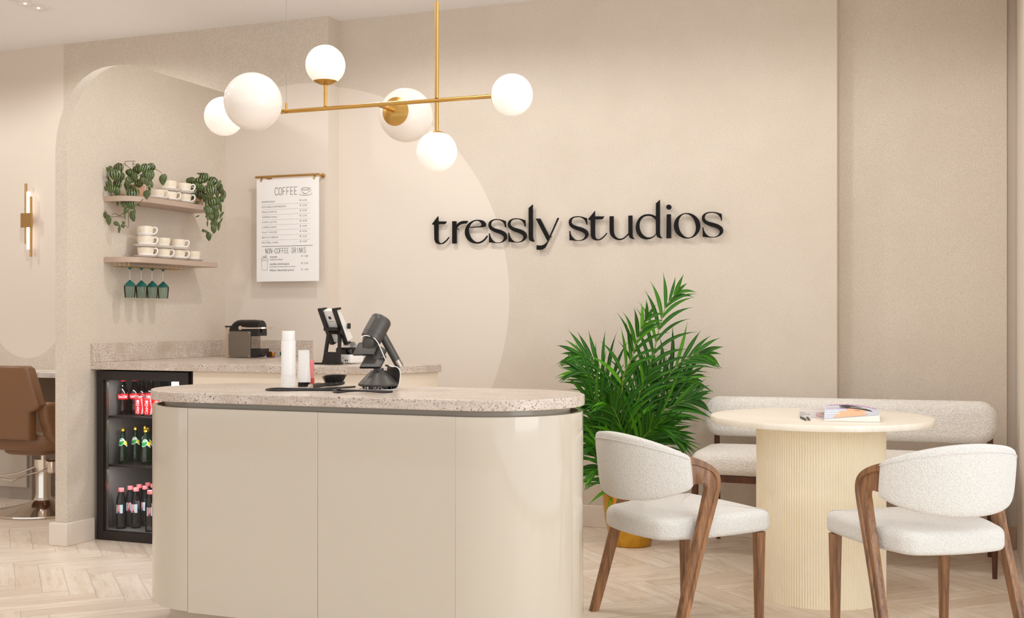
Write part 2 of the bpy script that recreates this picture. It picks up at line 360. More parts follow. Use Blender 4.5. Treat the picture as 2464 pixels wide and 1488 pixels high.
LETTERS=[[[(-28830,17560,1),(-28830,17263,1),(-28296,17247,1),(-28417,17091,1),(-28830,17103,1),(-28830,16213,1),(-28781,16059,0),(-28654,15992,0),(-28524,16014,0),(-28322,16152,0),(-28148,16336,1),(-28124,16316,1),(-28296,16114,0),(-28484,15971,0),(-28673,15931,0),(-28835,15948,0),(-28984,16040,0),(-29062,16231,1),(-29071,17100,1),(-29225,17105,1)]],[[(-27920,17248,1),(-27679,17241,1),(-27671,16972,1),(-27572,17098,0),(-27412,17203,0),(-27226,17244,0),(-27093,17242,1),(-26942,17238,1),(-27053,17090,1),(-27253,17081,0),(-27452,17029,0),(-27599,16916,0),(-27668,16795,1),(-27666,15950,1),(-27920,15946,1)]],[[(-25702,16330,1),(-25880,16105,0),(-26116,15953,0),(-26405,15909,0),(-26696,15978,0),(-26934,16142,0),(-27080,16365,0),(-27120,16585,0),(-27080,16804,0),(-26934,17043,0),(-26722,17195,0),(-26484,17273,0),(-26274,17283,0),(-26063,17248,0),(-25893,17146,0),(-25822,17011,0),(-25840,16919,0),(-25932,16868,0),(-26090,16844,1),(-26886,16842,1),(-26897,16725,0),(-26876,16555,0),(-26802,16358,0),(-26664,16160,0),(-26484,16034,0),(-26274,16000,0),(-26063,16061,0),(-25880,16201,0),(-25744,16355,1)],[(-26860,16883,1),(-26775,17038,0),(-26616,17179,0),(-26432,17227,0),(-26274,17206,0),(-26147,17129,0),(-26079,17018,0),(-26090,16946,0),(-26155,16904,1)]],[[(-24599,17162,1),(-24584,16801,1),(-24617,16802,1),(-24661,16953,0),(-24760,17095,0),(-24915,17196,0),(-25097,17238,0),(-25305,17227,0),(-25448,17157,0),(-25508,17026,0),(-25487,16916,0),(-25383,16817,0),(-25201,16746,0),(-24941,16672,0),(-24734,16582,0),(-24579,16458,0),(-24519,16300,0),(-24553,16145,0),(-24682,16015,0),(-24863,15936,0),(-25071,15909,0),(-25305,15927,0),(-25605,15965,1),(-25618,16478,1),(-25584,16477,1),(-25553,16326,0),(-25461,16155,0),(-25305,16006,0),(-25123,15949,0),(-24941,15954,0),(-24786,16030,0),(-24700,16160,0),(-24708,16269,0),(-24811,16367,0),(-24993,16452,0),(-25253,16540,0),(-25487,16663,0),(-25605,16787,0),(-25649,16933,0),(-25618,17101,0),(-25487,17218,0),(-25305,17278,0),(-25097,17288,0),(-24863,17252,0)]],[[(-23405,17169,1),(-23390,16808,1),(-23423,16809,1),(-23467,16960,0),(-23566,17102,0),(-23721,17203,0),(-23903,17245,0),(-24111,17234,0),(-24254,17164,0),(-24314,17033,0),(-24293,16923,0),(-24189,16824,0),(-24007,16753,0),(-23747,16679,0),(-23540,16589,0),(-23385,16465,0),(-23325,16307,0),(-23359,16152,0),(-23488,16022,0),(-23669,15943,0),(-23877,15916,0),(-24111,15934,0),(-24411,15972,1),(-24424,16485,1),(-24390,16484,1),(-24359,16333,0),(-24267,16162,0),(-24111,16013,0),(-23929,15956,0),(-23747,15961,0),(-23592,16037,0),(-23506,16167,0),(-23514,16276,0),(-23617,16374,0),(-23799,16459,0),(-24059,16547,0),(-24293,16670,0),(-24411,16794,0),(-24455,16940,0),(-24424,17108,0),(-24293,17225,0),(-24111,17285,0),(-23903,17295,0),(-23669,17259,0)]],[[(-22953,18039,1),(-22953,16363,1),(-22935,16137,0),(-22833,15940,1),(-23012,15958,0),(-23143,16050,0),(-23183,16225,1),(-23187,17848,1)]],[[(-22760,17239,1),(-22499,17237,1),(-21948,16204,1),(-21461,17240,1),(-21386,17238,1),(-22108,15759,1),(-22217,15588,0),(-22379,15493,0),(-22532,15476,0),(-22706,15476,1),(-22706,15746,1),(-22553,15718,0),(-22358,15730,0),(-22184,15812,0),(-22058,15952,1)]],[[(-19744,17171,1),(-19729,16810,1),(-19762,16811,1),(-19806,16962,0),(-19905,17104,0),(-20060,17205,0),(-20242,17247,0),(-20450,17236,0),(-20593,17166,0),(-20653,17035,0),(-20632,16925,0),(-20528,16826,0),(-20346,16755,0),(-20086,16681,0),(-19879,16591,0),(-19724,16467,0),(-19664,16309,0),(-19698,16154,0),(-19827,16024,0),(-20008,15945,0),(-20216,15918,0),(-20450,15936,0),(-20750,15974,1),(-20763,16487,1),(-20729,16486,1),(-20698,16335,0),(-20606,16164,0),(-20450,16015,0),(-20268,15958,0),(-20086,15963,0),(-19931,16039,0),(-19845,16169,0),(-19853,16278,0),(-19956,16376,0),(-20138,16461,0),(-20398,16549,0),(-20632,16672,0),(-20750,16796,0),(-20794,16942,0),(-20763,17110,0),(-20632,17227,0),(-20450,17287,0),(-20242,17297,0),(-20008,17261,0)]],[[(-19279,17553,1),(-19279,17256,1),(-18745,17240,1),(-18866,17084,1),(-19279,17096,1),(-19279,16206,1),(-19230,16052,0),(-19103,15985,0),(-18973,16007,0),(-18771,16145,0),(-18597,16329,1),(-18573,16309,1),(-18745,16107,0),(-18933,15964,0),(-19122,15924,0),(-19284,15941,0),(-19433,16033,0),(-19511,16224,1),(-19520,17093,1),(-19674,17098,1)]],[[(-18429,17235,1),(-18206,17234,1),(-18206,16468,1),(-18182,16288,0),(-18103,16126,0),(-17958,16012,0),(-17834,15987,0),(-17669,16015,0),(-17525,16111,0),(-17356,16276,1),(-17356,17235,1),(-17140,17238,1),(-17140,16221,1),(-17110,16061,0),(-17003,15939,1),(-17165,15963,0),(-17288,16046,0),(-17350,16206,1),(-17483,16080,0),(-17628,15974,0),(-17793,15915,0),(-17937,15910,0),(-18124,15967,0),(-18290,16091,0),(-18393,16253,0),(-18427,16454,1)]],[[(-15601,18039,1),(-15601,16246,1),(-15571,16092,0),(-15462,15942,1),(-15623,15968,0),(-15753,16052,0),(-15810,16186,1),(-15916,16056,0),(-16073,15961,0),(-16254,15915,0),(-16435,15920,0),(-16662,16009,0),(-16822,16179,0),(-16917,16391,0),(-16938,16613,0),(-16867,16899,0),(-16708,17126,0),(-16481,17251,0),(-16254,17283,0),(-16051,17259,0),(-15814,17153,1),(-15810,17845,1)],[(-15814,16951,1),(-15938,17069,0),(-16096,17162,0),(-16277,17189,0),(-16458,17162,0),(-16617,17046,0),(-16719,16872,0),(-16746,16674,0),(-16719,16474,0),(-16617,16251,0),(-16435,16081,0),(-16254,16017,0),(-16073,16027,0),(-15916,16100,0),(-15814,16212,1)]],[[(-15215,17243,1),(-14992,17236,1),(-14983,15941,1),(-15229,15941,1)],[(-14963,17622,0),(-14974,17571,0),(-15004,17528,0),(-15048,17500,0),(-15101,17491,0),(-15154,17504,0),(-15199,17534,0),(-15229,17580,0),(-15240,17632,0),(-15229,17683,0),(-15199,17726,0),(-15154,17754,0),(-15101,17763,0),(-15048,17751,0),(-15004,17720,0),(-14974,17675,0)]],[[(-13392,16567,0),(-13427,16356,0),(-13528,16168,0),(-13684,16020,0),(-13882,15928,0),(-14102,15900,0),(-14323,15939,0),(-14523,16042,0),(-14681,16198,0),(-14783,16393,0),(-14818,16608,0),(-14783,16820,0),(-14681,17009,0),(-14523,17157,0),(-14323,17248,0),(-14102,17275,0),(-13882,17234,0),(-13684,17130,0),(-13528,16974,0),(-13427,16780,0)],[(-13645,16688,0),(-13617,16489,0),(-13636,16300,0),(-13700,16139,0),(-13803,16022,0),(-13935,15960,0),(-14083,15960,0),(-14233,16021,0),(-14370,16139,0),(-14480,16300,0),(-14553,16490,0),(-14582,16690,0),(-14562,16880,0),(-14498,17042,0),(-14394,17159,0),(-14261,17220,0),(-14113,17219,0),(-13963,17156,0),(-13827,17039,0),(-13717,16877,0)]],[[(-12240,17169,1),(-12225,16808,1),(-12258,16809,1),(-12302,16960,0),(-12401,17102,0),(-12556,17203,0),(-12738,17245,0),(-12946,17234,0),(-13089,17164,0),(-13149,17033,0),(-13128,16923,0),(-13024,16824,0),(-12842,16753,0),(-12582,16679,0),(-12375,16589,0),(-12220,16465,0),(-12160,16307,0),(-12194,16152,0),(-12323,16022,0),(-12504,15943,0),(-12712,15916,0),(-12946,15934,0),(-13246,15972,1),(-13259,16485,1),(-13225,16484,1),(-13194,16333,0),(-13102,16162,0),(-12946,16013,0),(-12764,15956,0),(-12582,15961,0),(-12427,16037,0),(-12341,16167,0),(-12349,16276,0),(-12452,16374,0),(-12634,16459,0),(-12894,16547,0),(-13128,16670,0),(-13246,16794,0),(-13290,16940,0),(-13259,17108,0),(-13128,17225,0),(-12946,17285,0),(-12738,17295,0),(-12504,17259,0)]]]
LPL=[(-66,148,45,42,10),(-82,113,48,44,5),(-100,138,33,21,20),(-121,135,36,12,30),(-134,101,14,12,0),(-137,61,33,18,10),(-134,40,21,9,5),(-77,65,48,42,-10),(-113,68,42,18,15),(-98,34,33,33,0),(-71,25,36,26,-15),(-18,130,33,36,0),(19,147,36,36,5),(29,166,18,15,-20),(50,147,33,15,-25),(77,145,42,36,-15),(108,156,33,33,-30),(110,110,44,32,5),(22,103,36,27,10),(-17,83,39,27,-20),(-48,107,33,27,0),(1,106,48,18,-10),(-30,58,42,24,5),(30,73,33,36,10),(51,83,39,15,-15),(63,104,30,24,0),(77,119,30,18,-30),(78,82,30,24,0),(96,76,39,24,-15),(113,61,27,15,5),(92,44,18,12,15),(15,46,18,17,0),(32,22,21,11,-10),(164,89,44,27,5),(185,92,36,21,-5),(78,11,36,26,5),(95,19,24,12,10),(3,9,57,45,5),(-14,34,36,36,0),(1,-39,45,39,15),(7,-24,39,33,0),(-36,-40,29,27,-10),(-23,-75,33,21,-25),(-69,-42,18,14,0),(-98,-12,30,18,15),(12,-107,44,27,10),(22,-81,30,9,5),(-133,-102,27,20,5),(-115,-128,39,23,0),(-74,-147,27,17,60),(-60,-177,30,11,-10),(-38,-141,14,12,0),(-41,-158,18,15,10),(16,-58,12,11,0),(44,-45,14,9,0),(-32,-105,30,8,10)]
LPS=[[(-2,58),(-1,136),(0,190),(12,190)],[(-50,169),(-41,187),(-14,192),(1,191)],[(-14,148),(-47,178)],[(38,172),(-6,177)],[(-77,34),(-69,5),(-48,-28),(-38,-63)],[(-38,-63),(-50,-96),(-65,-107),(-110,-108),(-125,-96),(-139,-75)],[(3,-3),(-3,-64),(-13,-87),(-14,-162),(-29,-156),(-47,-141)],[(41,127),(86,157),(128,145),(158,127),(164,109)],[(-2,58),(-50,100),(-80,127),(-119,124),(-137,100)],[(-2,58),(25,106),(71,127),(110,121)],[(-65,-107),(-85,-92),(-98,-99)],[(-2,58),(41,82),(77,64),(78,16)],[(-3,-64),(10,-63),(41,-39),(65,-15)],[(-80,46),(-110,16),(-100,-12)]]
RPL=[(-26,138,36,36,-10),(-10,137,42,29,10),(65,155,42,42,0),(42,140,26,49,0),(20,148,19,19,0),(110,138,39,42,-25),(146,95,49,29,-20),(152,117,39,13,-25),(170,77,32,19,-10),(180,62,36,16,15),(169,36,32,23,15),(109,82,53,45,10),(33,65,45,39,5),(-8,67,49,31,0),(-26,109,29,23,0),(29,108,42,36,0),(71,49,36,32,10),(54,95,29,29,0),(75,95,32,19,-20),(101,117,32,23,-20),(101,46,29,29,0),(114,14,52,45,10),(141,62,36,15,-10),(146,23,36,23,0),(76,17,36,13,-10),(62,40,32,19,-15),(26,1,36,24,5),(-52,77,32,19,0),(-65,98,31,13,15),(-32,41,19,18,0),(-18,19,15,10,0),(-26,9,15,10,-25),(84,-25,36,26,0),(94,-45,45,29,0),(102,-32,32,23,5),(133,-20,32,28,0),(136,-58,42,36,5),(109,-72,31,24,0),(161,-12,49,13,0),(167,-58,32,11,-30),(164,-90,29,7,-25),(152,-121,42,13,-10),(131,-103,42,26,5),(117,-110,26,19,20),(122,-137,39,24,0),(86,-108,26,8,0),(80,-153,23,10,60),(62,-148,15,13,0),(94,-181,37,24,0),(81,-67,13,11,0),(88,-82,11,8,0),(28,-66,19,6,-65),(55,179,10,45,0)]
RPS=[[(3,72),(33,121),(65,169)],[(3,72),(-26,117),(-58,111),(-65,95)],[(3,72),(71,101),(114,95),(114,30),(133,-35),(131,-103),(122,-152),(110,-172),(84,-165),(63,-148)],[(88,111),(136,111),(169,78),(183,43)],[(91,-87),(104,-113),(117,-126)],[(131,-80),(157,-77),(165,-97)],[(7,72),(33,69),(42,43),(29,4)],[(88,56),(88,-3),(97,-54),(84,-71)],[(-35,88),(-32,43),(-19,17)]]
FRONDS=[([(-45,582),(-49,753),(-47,871),(-4,968),(17,1064),(62,1161)],-160),([(30,646),(41,753),(77,871),(116,989),(146,1118),(180,1225),(227,1285)],20),([(73,582),(120,710),(180,839),(249,925),(326,968),(384,979)],80),([(-77,539),(-116,700),(-163,807),(-217,871),(-270,893)],-20),([(-99,539),(-142,646),(-185,721),(-227,753),(-260,742)],-100),([(-56,345),(-103,442),(-163,506),(-210,521)],-100),([(-88,517),(-131,582),(-185,620),(-227,603)],60),([(41,496),(90,603),(170,689),(255,736),(309,749)],-20),([(41,453),(94,534),(159,571),(206,564)],-120),([(-39,313),(-88,378),(-142,410),(-185,399)],-60),([(-13,496),(4,646),(41,785),(73,882)],-60),([(-60,603),(-99,775),(-152,893),(-223,957),(-270,972)],100),([(-2,431),(41,539),(84,603),(127,624)],-200),([(-24,474),(-56,603),(-99,700),(-137,742)],-180),([(62,560),(127,667),(202,785),(277,839),(320,843)],120),([(9,539),(62,700),(148,839),(223,871)],50)]
# ------------------------------------------------------------------ the room
def herringbone():
    mb = MB(); L, Wd, g = .501, .1022, .0006; c45 = cos(radians(45)); ox, oy = -3.861, 4.263
    rnd = random.Random(4)
    def q(x, y): return (ox+(x+y)*c45, oy+(y-x)*c45)
    for b in range(-12, 13):
        for a in range(-80, 81):
            for kind in (0, 1):
                x0, y0 = a*Wd+b*L, a*Wd-b*L
                if kind: x0, y0, dx, dy = x0+L, y0+Wd-L, Wd, L
                else: dx, dy = L, Wd
                cx, cy = q(x0+dx/2, y0+dy/2)
                if not (-8 < cx < 1.2 and -1.2 < cy < 6.6): continue
                P = [q(x0+g, y0+g), q(x0+dx-g, y0+g), q(x0+dx-g, y0+dy-g), q(x0+g, y0+dy-g)]
                uv = [(0,0),(L,0),(L,Wd),(0,Wd)] if not kind else [(0,0),(0,Wd),(L,Wd),(L,0)]
                mb.add([(p[0], p[1], 0) for p in P], [(0,1,2,3)], uv, rnd.random())
    mb.cur = 1; mb.box(-8.6, 1.8, -5, 6.7, -.1, -.001)
    return mb
struct('floor', herringbone(), [M['floor'], M['joint']], smooth=0)
struct('ceiling', MB().box(-8.6, 1.8, -1.4, 6.7, ZC, ZC+.1), M['ceiling'], smooth=0)
struct('wall_back', MB().box(-3.557, -.6315, 6.253, 6.5, 0, ZC), M['stucco_sign'], smooth=0)
struct('wall_back_left', MB().box(-8.4, -3.557, 6.127, 6.5, 0, ZC), M['stucco_coffee'], smooth=0)
struct('wall_back_right', MB().box(-.6315, .18, 6.3786, 6.6, 0, ZC), M['stucco'], smooth=0)
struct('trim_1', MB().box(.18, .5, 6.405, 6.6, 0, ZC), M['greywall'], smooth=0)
struct('wall_right', MB().box(.226, .36, 4.7, 6.39, 0, ZC), M['smooth'], smooth=0)
struct('wall_left', MB().box(-8.5, -8.4, -1, 6.127, 0, ZC), M['stucco'], smooth=0)
arch = [(4.757, 0), (4.757, 1.996)]+[(5.315-.558*cos(radians(a)), 1.996+.56*sin(radians(a))) for a in range(4, 91, 4)]+[(5.32, 2.556), (6.127, 2.556), (6.127, 0)]
struct('wall_divider', MB().prism_x(arch, -4.36, -4.285), M['stucco'], smooth=30)
struct('baseboard_back', MB().box(-2.45, -.62, 6.233, 6.253, 0, .12), M['skirting'], bevel=.003)
struct('baseboard_back_right', MB().box(-.61, .178, 6.358, 6.3786, 0, .12), M['skirting'], bevel=.003)
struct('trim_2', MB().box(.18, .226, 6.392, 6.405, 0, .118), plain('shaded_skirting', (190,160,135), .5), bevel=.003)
struct('baseboard_divider', MB().box(-4.38, -4.265, 4.732, 4.757, 0, .116).box(-4.285, -4.265, 4.757, 4.94, 0, .116).box(-4.38, -4.36, 4.757, 6.127, 0, .116), M['skirting'], bevel=.003)
# recessed twin ceiling spotlight above the styling bay
t = thing('ceiling_spotlight', 'white recessed twin spotlight in the ceiling above the styling bay', 'spotlight', (-5.025, 5.296, ZC))
fr = MB()
for x0, x1, y0, y1 in ((-.062,.062,-.115,-.1),(-.062,.062,.1,.115),(-.062,-.047,-.1,.1),(.047,.062,-.1,.1),(-.047,.047,-.006,.006)): fr.box(x0, x1, y0, y1, -.006, -.001)
build('frame', fr.box(-.047,.047,-.1,-.006,-.0025,-.001).box(-.047,.047,.006,.1,-.0025,-.001), M['white'], t, bevel=.0008)
for y in (-.052, .052):
    lp = MB(); lp.lathe([(.036,-.001),(.041,-.003),(.041,-.0055),(.037,-.0065),(.031,-.0035),(.012,-.003),(.001,-.003)], 24, (0, y, 0)); lo = build('lamp', lp, M['white'], t)
    build('bulb', MB().lathe([(.008,-.003),(.009,-.0055),(.006,-.0075),(.001,-.008)], 16, (0, y, 0)), glow('lit_bulb', (1,.96,.9,1), 1.2), lo)
# ------------------------------------------------------------------ reception desk
def stadium(r, xa=-2.62, xb=-1.565, yc=3.835, n=28, a0=None):
    return [(xb+r*cos(radians(a)), yc+r*sin(radians(a))) for a in [-90+180*i/n for i in range(n+1)]]+[(xa+r*cos(radians(a)), yc+r*sin(radians(a))) for a in [90+180*i/n for i in range(n+1)]]
t = thing('reception_desk', 'glossy beige reception desk with rounded ends and speckled stone top', 'desk', (-2.09, 3.835, 0))
def D(mb): mb.m = Matrix.Translation((2.09, -3.835, 0)); return mb
build('worktop', D(MB()).prism(stadium(.325), .857, .893), M['stone'], t, bevel=.003)
build('carcass', D(MB()).prism(stadium(.275), .1, .857), M['lacquer_in'], t)
build('plinth', D(MB()).prism(stadium(.255), 0, .1), M['lacquer_in'], t)
def arc_panel(cx, a0, a1, x_in, z0, z1, r=.32, th=.018, n=30):
    o = [(cx+r*cos(radians(a0+(a1-a0)*i/n)), 3.835+r*sin(radians(a0+(a1-a0)*i/n))) for i in range(n+1)]
    i_ = [(cx+(r-th)*cos(radians(a0+(a1-a0)*i/n)), 3.835+(r-th)*sin(radians(a0+(a1-a0)*i/n))) for i in range(n+1)]
    return [(x_in, 3.835+.32)]*0+o+i_[::-1]
g = .0006
build('curved_end_panel', D(MB()).prism(arc_panel(-2.62, 90, 270, 0, 0, 0), .1045, .837).box(-2.62, -2.627+.007-g, 3.515, 3.533, .1045, .837), M['lacquer'], t, bevel=.0015)
build('curved_end_panel', D(MB()).prism(arc_panel(-1.565, -90, 90, 0, 0, 0), .1, .837).box(-1.536+g-.029+.0, -1.565, 3.515, 3.533, .1, .837), M['lacquer'], t, bevel=.0015)
for x0, x1 in ((-2.62, -2.083), (-2.083, -1.565)):
    build('front_panel', D(MB()).box(x0+g, x1-g, 3.515, 3.533, .1, .837), M['lacquer'], t, bevel=.0012)
    build('back_panel', D(MB()).box(x0+g, x1-g, 4.137, 4.155, .1, .837), M['lacquer'], t, bevel=.0012)
# ------------------------------------------------------------------ coffee counter
qa = [(-2.907+.44*sin(radians(a)), 5.37-.44*cos(radians(a))) for a in range(0, 91, 5)]
top = [(-4.285, 4.93)]+qa+[(-3.66, 5.37), (-3.66, 6.127), (-4.285, 6.127)]
t = thing('stone_worktop', 'long speckled stone worktop with upstands along the divider and back wall', 'worktop', (-3.6, 5.15, .893))
def T(mb, x=3.6, y=-5.15, z=-.893): mb.m = Matrix.Translation((x, y, z)); return mb
build('slab', T(MB()).prism(top, .893, .93), M['stone'], t, bevel=.002)
build('upstand', T(MB()).box(-4.284, -4.265, 4.931, 6.126, .9305, 1.028), M['stone'], t, bevel=.001)
build('upstand', T(MB()).box(-4.265, -3.662, 6.107, 6.126, .9305, 1.028), M['stone'], t, bevel=.001)
qb = [(-2.907+.42*sin(radians(a)), 5.37-.415*cos(radians(a))) for a in range(0, 91, 5)]
t = thing('counter_cabinet', 'cream curved base cabinet under the stone worktop beside the drinks fridge', 'cabinet', (-3.1, 5.15, 0))
build('body', T(MB(), 3.1, -5.15, 0).prism([(-3.66, 4.955)]+qb+[(-3.66, 5.355)], .06, .8925), M['cabinet'], t)
build('plinth', T(MB(), 3.1, -5.15, 0).prism([(-3.66, 5.0)]+[(-2.907+.37*sin(radians(a)), 5.37-.37*cos(radians(a))) for a in range(0, 91, 5)]+[(-3.66, 5.34)], 0, .06), M['cabinet'], t)
# ------------------------------------------------------------------ drinks fridge
t = thing('drinks_fridge', 'dark undercounter drinks fridge with glass door beside the divider wall', 'fridge', (-3.977, 4.95, 0))
x0, x1, y0, y1, zb, zt = -.287, .29, .028, .52, .004, .886
build('back_panel', MB().box(x0+.0205, x1-.0205, y1-.022, y1-.002, .053, .849), M['fridge'], t)
cb = MB(); cb.box(x0, x0+.02, y0, y1, zb, zt).box(x1-.02, x1, y0, y1, zb, zt).box(x0+.02, x1-.02, y0, y1-.02, zb, .052).box(x0+.02, x1-.02, y0, y1-.02, .85, zt)
build('body', cb, M['fridge_in'], t)
df = MB(); ix0, ix1, iz0, iz1 = -.244, .233, .049, .838
df.box(x0, ix0, 0, .026, 0.002, zt).box(ix1, x1, 0, .026, 0.002, zt).box(ix0, ix1, 0, .026, 0.002, iz0).box(ix0, ix1, 0, .026, iz1, zt)
dr = build('door', df, M['fridge'], t, bevel=.0015)
build('glass_pane', MB().box(ix0+.0, ix1, .010, .014, iz0, iz1), M['pane'], dr)
st = MB()
for xx in (ix0, ix0+.012): st.box(xx, xx+.004, .014, .024, iz0, iz1)
build('seal', st, M['steel'], dr)
for z in (.390, .647): build('shelf', MB().box(x0+.022, x1-.022, y0+.02, y1-.022, z-.011, z), M['fridge'], t, bevel=.001)
refl = build('light', MB().box(.166, .226, .032, .038, .806, .834), M['led'], t)  # reflection in the door glass, made as a glowing block
for k in range(3): pass
# ------------------------------------------------------------------ wall shelves
def shelf(z, label):
    w = .195; y0, y1 = 5.03, 5.79; r = .13; r2 = .03
    P = [(0, y0)]+[(w-r+r*sin(radians(a)), y0+r-r*cos(radians(a))) for a in range(0, 91, 6)]+[(w-r2+r2*cos(radians(a)), y1-r2+r2*sin(radians(a))) for a in range(0, 91, 15)]+[(0, y1)]
    mb = MB(); mb.prism([(p[0], p[1]-5.03) for p in P], -.029, 0)
    o = build('wall_shelf', mb, M['taupe'], bevel=.002, loc=(-4.2845, 5.03, z)); return tag(o, label, 'shelf', 'taupe shelves on the divider wall')
shelf(1.8103, 'taupe wall shelf holding potted plants and cups, the upper of two')
shelf(1.4868, 'taupe wall shelf with cups on top and wine glasses hanging below')
# ------------------------------------------------------------------ cups and saucers
def cup_profile(): return [(.001,0),(.026,0),(.034,.008),(.041,.024),(.0437,.04),(.0445,.055),(.0425,.055),(.0405,.040),(.037,.022),(.03,.010),(.001,.006)]
def make_cup():
    t = thing('coffee_cup', '', 'cup')
    b = MB(); b.lathe([(.001,0),(.026,0),(.033,.007),(.0385,.017),(.0405,.0235)], 36); build('base', b, M['white_gloss'], t)
    b = MB(); b.lathe([(.0405,.0235),(.0428,.034),(.0442,.047),(.0446,.0555),(.0436,.0562),(.0426,.0555),(.0405,.040),(.037,.022),(.03,.010),(.001,.006)], 36); build('body', b, M['cream_glaze'], t)
    h = crom([(.041,0,.048),(.058,0,.051),(.066,0,.038),(.058,0,.020),(.037,0,.014)], 6)
    build('handle', MB().sweep(h, .0042, 10, up=(0,1,0)), M['white_gloss'], t)
    return t
def make_saucer():
    b = MB(); b.lathe([(.001,0),(.034,0),(.05,.006),(.067,.0135),(.0685,.0155),(.066,.0155),(.048,.0095),(.033,.0045),(.001,.004)], 40)
    return build('saucer', b, M['white_gloss'])
cup0 = make_cup(); sau0 = make_saucer(); used_c = []
def place(src, loc, rz, label, cat, group, rx=0):
    o = src if src not in used_c else copy_tree(src)
    used_c.append(src); o.location = loc; o.rotation_euler = (rx, 0, rz)
    return tag(o, label, cat, group)
zu, zl = 1.8105, 1.487
FW = radians(21)            # handles point to the room's right as seen from the entrance
XC = -4.183
def stack(y, z, ang, cl, sl, gc, gs, x=XC):
    place(sau0, (x, y, z), 0, sl, 'saucer', gs); place(cup0, (x, y, z+.0042), ang, cl, 'cup', gc); return z+.0042+.056
gc, gs = 'cups on the upper shelf', 'saucers on the upper shelf'
z = stack(5.335, zu, FW, 'cream and white coffee cup beside the bushy potted plant on upper shelf', 'white saucer nearest the bushy plant on the upper shelf', gc, gs)
z1 = stack(5.445, zu, FW, 'coffee cup in the middle of the bottom row on the upper shelf', 'white saucer in the middle of the bottom row on the upper shelf', gc, gs)
z2 = stack(5.575, zu, FW, 'coffee cup in the bottom row beside the plant draping off the shelf end', 'white saucer in the bottom row beside the plant draping off the shelf end', gc, gs)
stack(5.445, z1, FW+2.2, 'coffee cup topping the middle stack on the upper shelf, its handle turned away', 'white saucer balanced on the middle bottom-row cup on the upper shelf', gc, gs)
stack(5.575, z2, FW, 'coffee cup on top of the stack nearest the draping plant', 'white saucer carried by the cup nearest the draping plant', gc, gs)
gc, gs = 'cups on the lower shelf', 'saucers on the lower shelf'
z1 = stack(5.243, zl, FW, 'lowest coffee cup in the tall three-cup stack on the lower shelf', 'lowest white saucer of the tall three-cup stack', gc, gs)
z2 = stack(5.385, zl, FW, 'bottom coffee cup of the two-cup stack next to the tall stack, lower shelf', 'white saucer under the two-cup stack next to the tall stack', gc, gs)
z3 = stack(5.52, zl, FW, 'bottom coffee cup of the two-cup stack beside the single cup, lower shelf', 'white saucer under the two-cup stack beside the single cup', gc, gs)
stack(5.66, zl, FW+2.4, 'single coffee cup with nothing stacked on it, end of the lower shelf', 'white saucer under the single unstacked cup on lower shelf', gc, gs)
zt = stack(5.243, z1, FW, 'middle coffee cup of the tall three-cup stack', 'upper white saucer of the tall three-cup stack', gc, gs)
stack(5.385, z2, FW+2.4, 'upper cup with hidden handle next to the tall stack, lower shelf', 'raised white saucer next to the tall stack on lower shelf', gc, gs)
stack(5.52, z3, FW, 'upper cup with visible handle beside the single cup, lower shelf', 'raised white saucer above the single cup on lower shelf', gc, gs)
place(cup0, (XC+.001, 5.24, zt-.006), FW, 'tilted coffee cup crowning the tall stack on the lower shelf', 'cup', gc, rx=radians(-8)).rotation_euler = (radians(-7), radians(-5), FW)
# ------------------------------------------------------------------ hanging glasses
t = thing('stemware_rack', 'thin brass wire rack under the lower shelf holding glasses', 'rack', (-4.19, 5.03, 1.4578))
for x in (-.045, -.015, .015, .045): build('rail', MB().cyl((x, .02, -.0215), (x, .50, -.0215), .0016, n=6), M['brass'], t)
for x in (-.045, -.015, .015, .045):
    for y in (.03, .30, .49): build('hanger', MB().cyl((x, y, -.0215), (x, y, 0), .0014, n=6), M['brass'], t)
def make_glass():
    t = thing('wine_glass', '', 'glass')
    f = MB(); f.lathe([(.001,0),(.033,0),(.0335,-.0012),(.014,-.005),(.004,-.013),(.003,-.016)], 28); build('foot', f, M['teal'], t)
    build('stem', MB().lathe([(.003,-.016),(.0026,-.03),(.0026,-.06),(.0032,-.072)], 14), M['teal_pale'], t)
    build('shoulder', MB().lathe([(.0032,-.071),(.011,-.079),(.0255,-.092),(.0316,-.103),(.0300,-.1035),(.0245,-.0945),(.0095,-.0825),(.001,-.079)], 28), M['teal'], t)
    bw = MB(); bw.lathe([(.0316,-.1032),(.0308,-.12),(.0268,-.166),(.026,-.166),(.0298,-.12),(.0303,-.1032)], 28)
    build('bowl', bw, M['teal_bowl'], t); return t
M['teal_bowl'] = pane('teal_tinted_glass', (.80,.87,.84,1), 1.3)
gl0 = make_glass()
for k, (y, lab) in enumerate(((5.1234, 'teal wine glass hanging upside down, furthest from the back wall'), (5.218, 'teal wine glass hanging second from the divider wall front edge'), (5.309, 'teal wine glass hanging third from the divider wall front edge'), (5.402, 'teal wine glass hanging upside down, nearest the back wall'))):
    place(gl0, (-4.19, y, 1.4375), 0, lab, 'glass', 'hanging wine glasses')
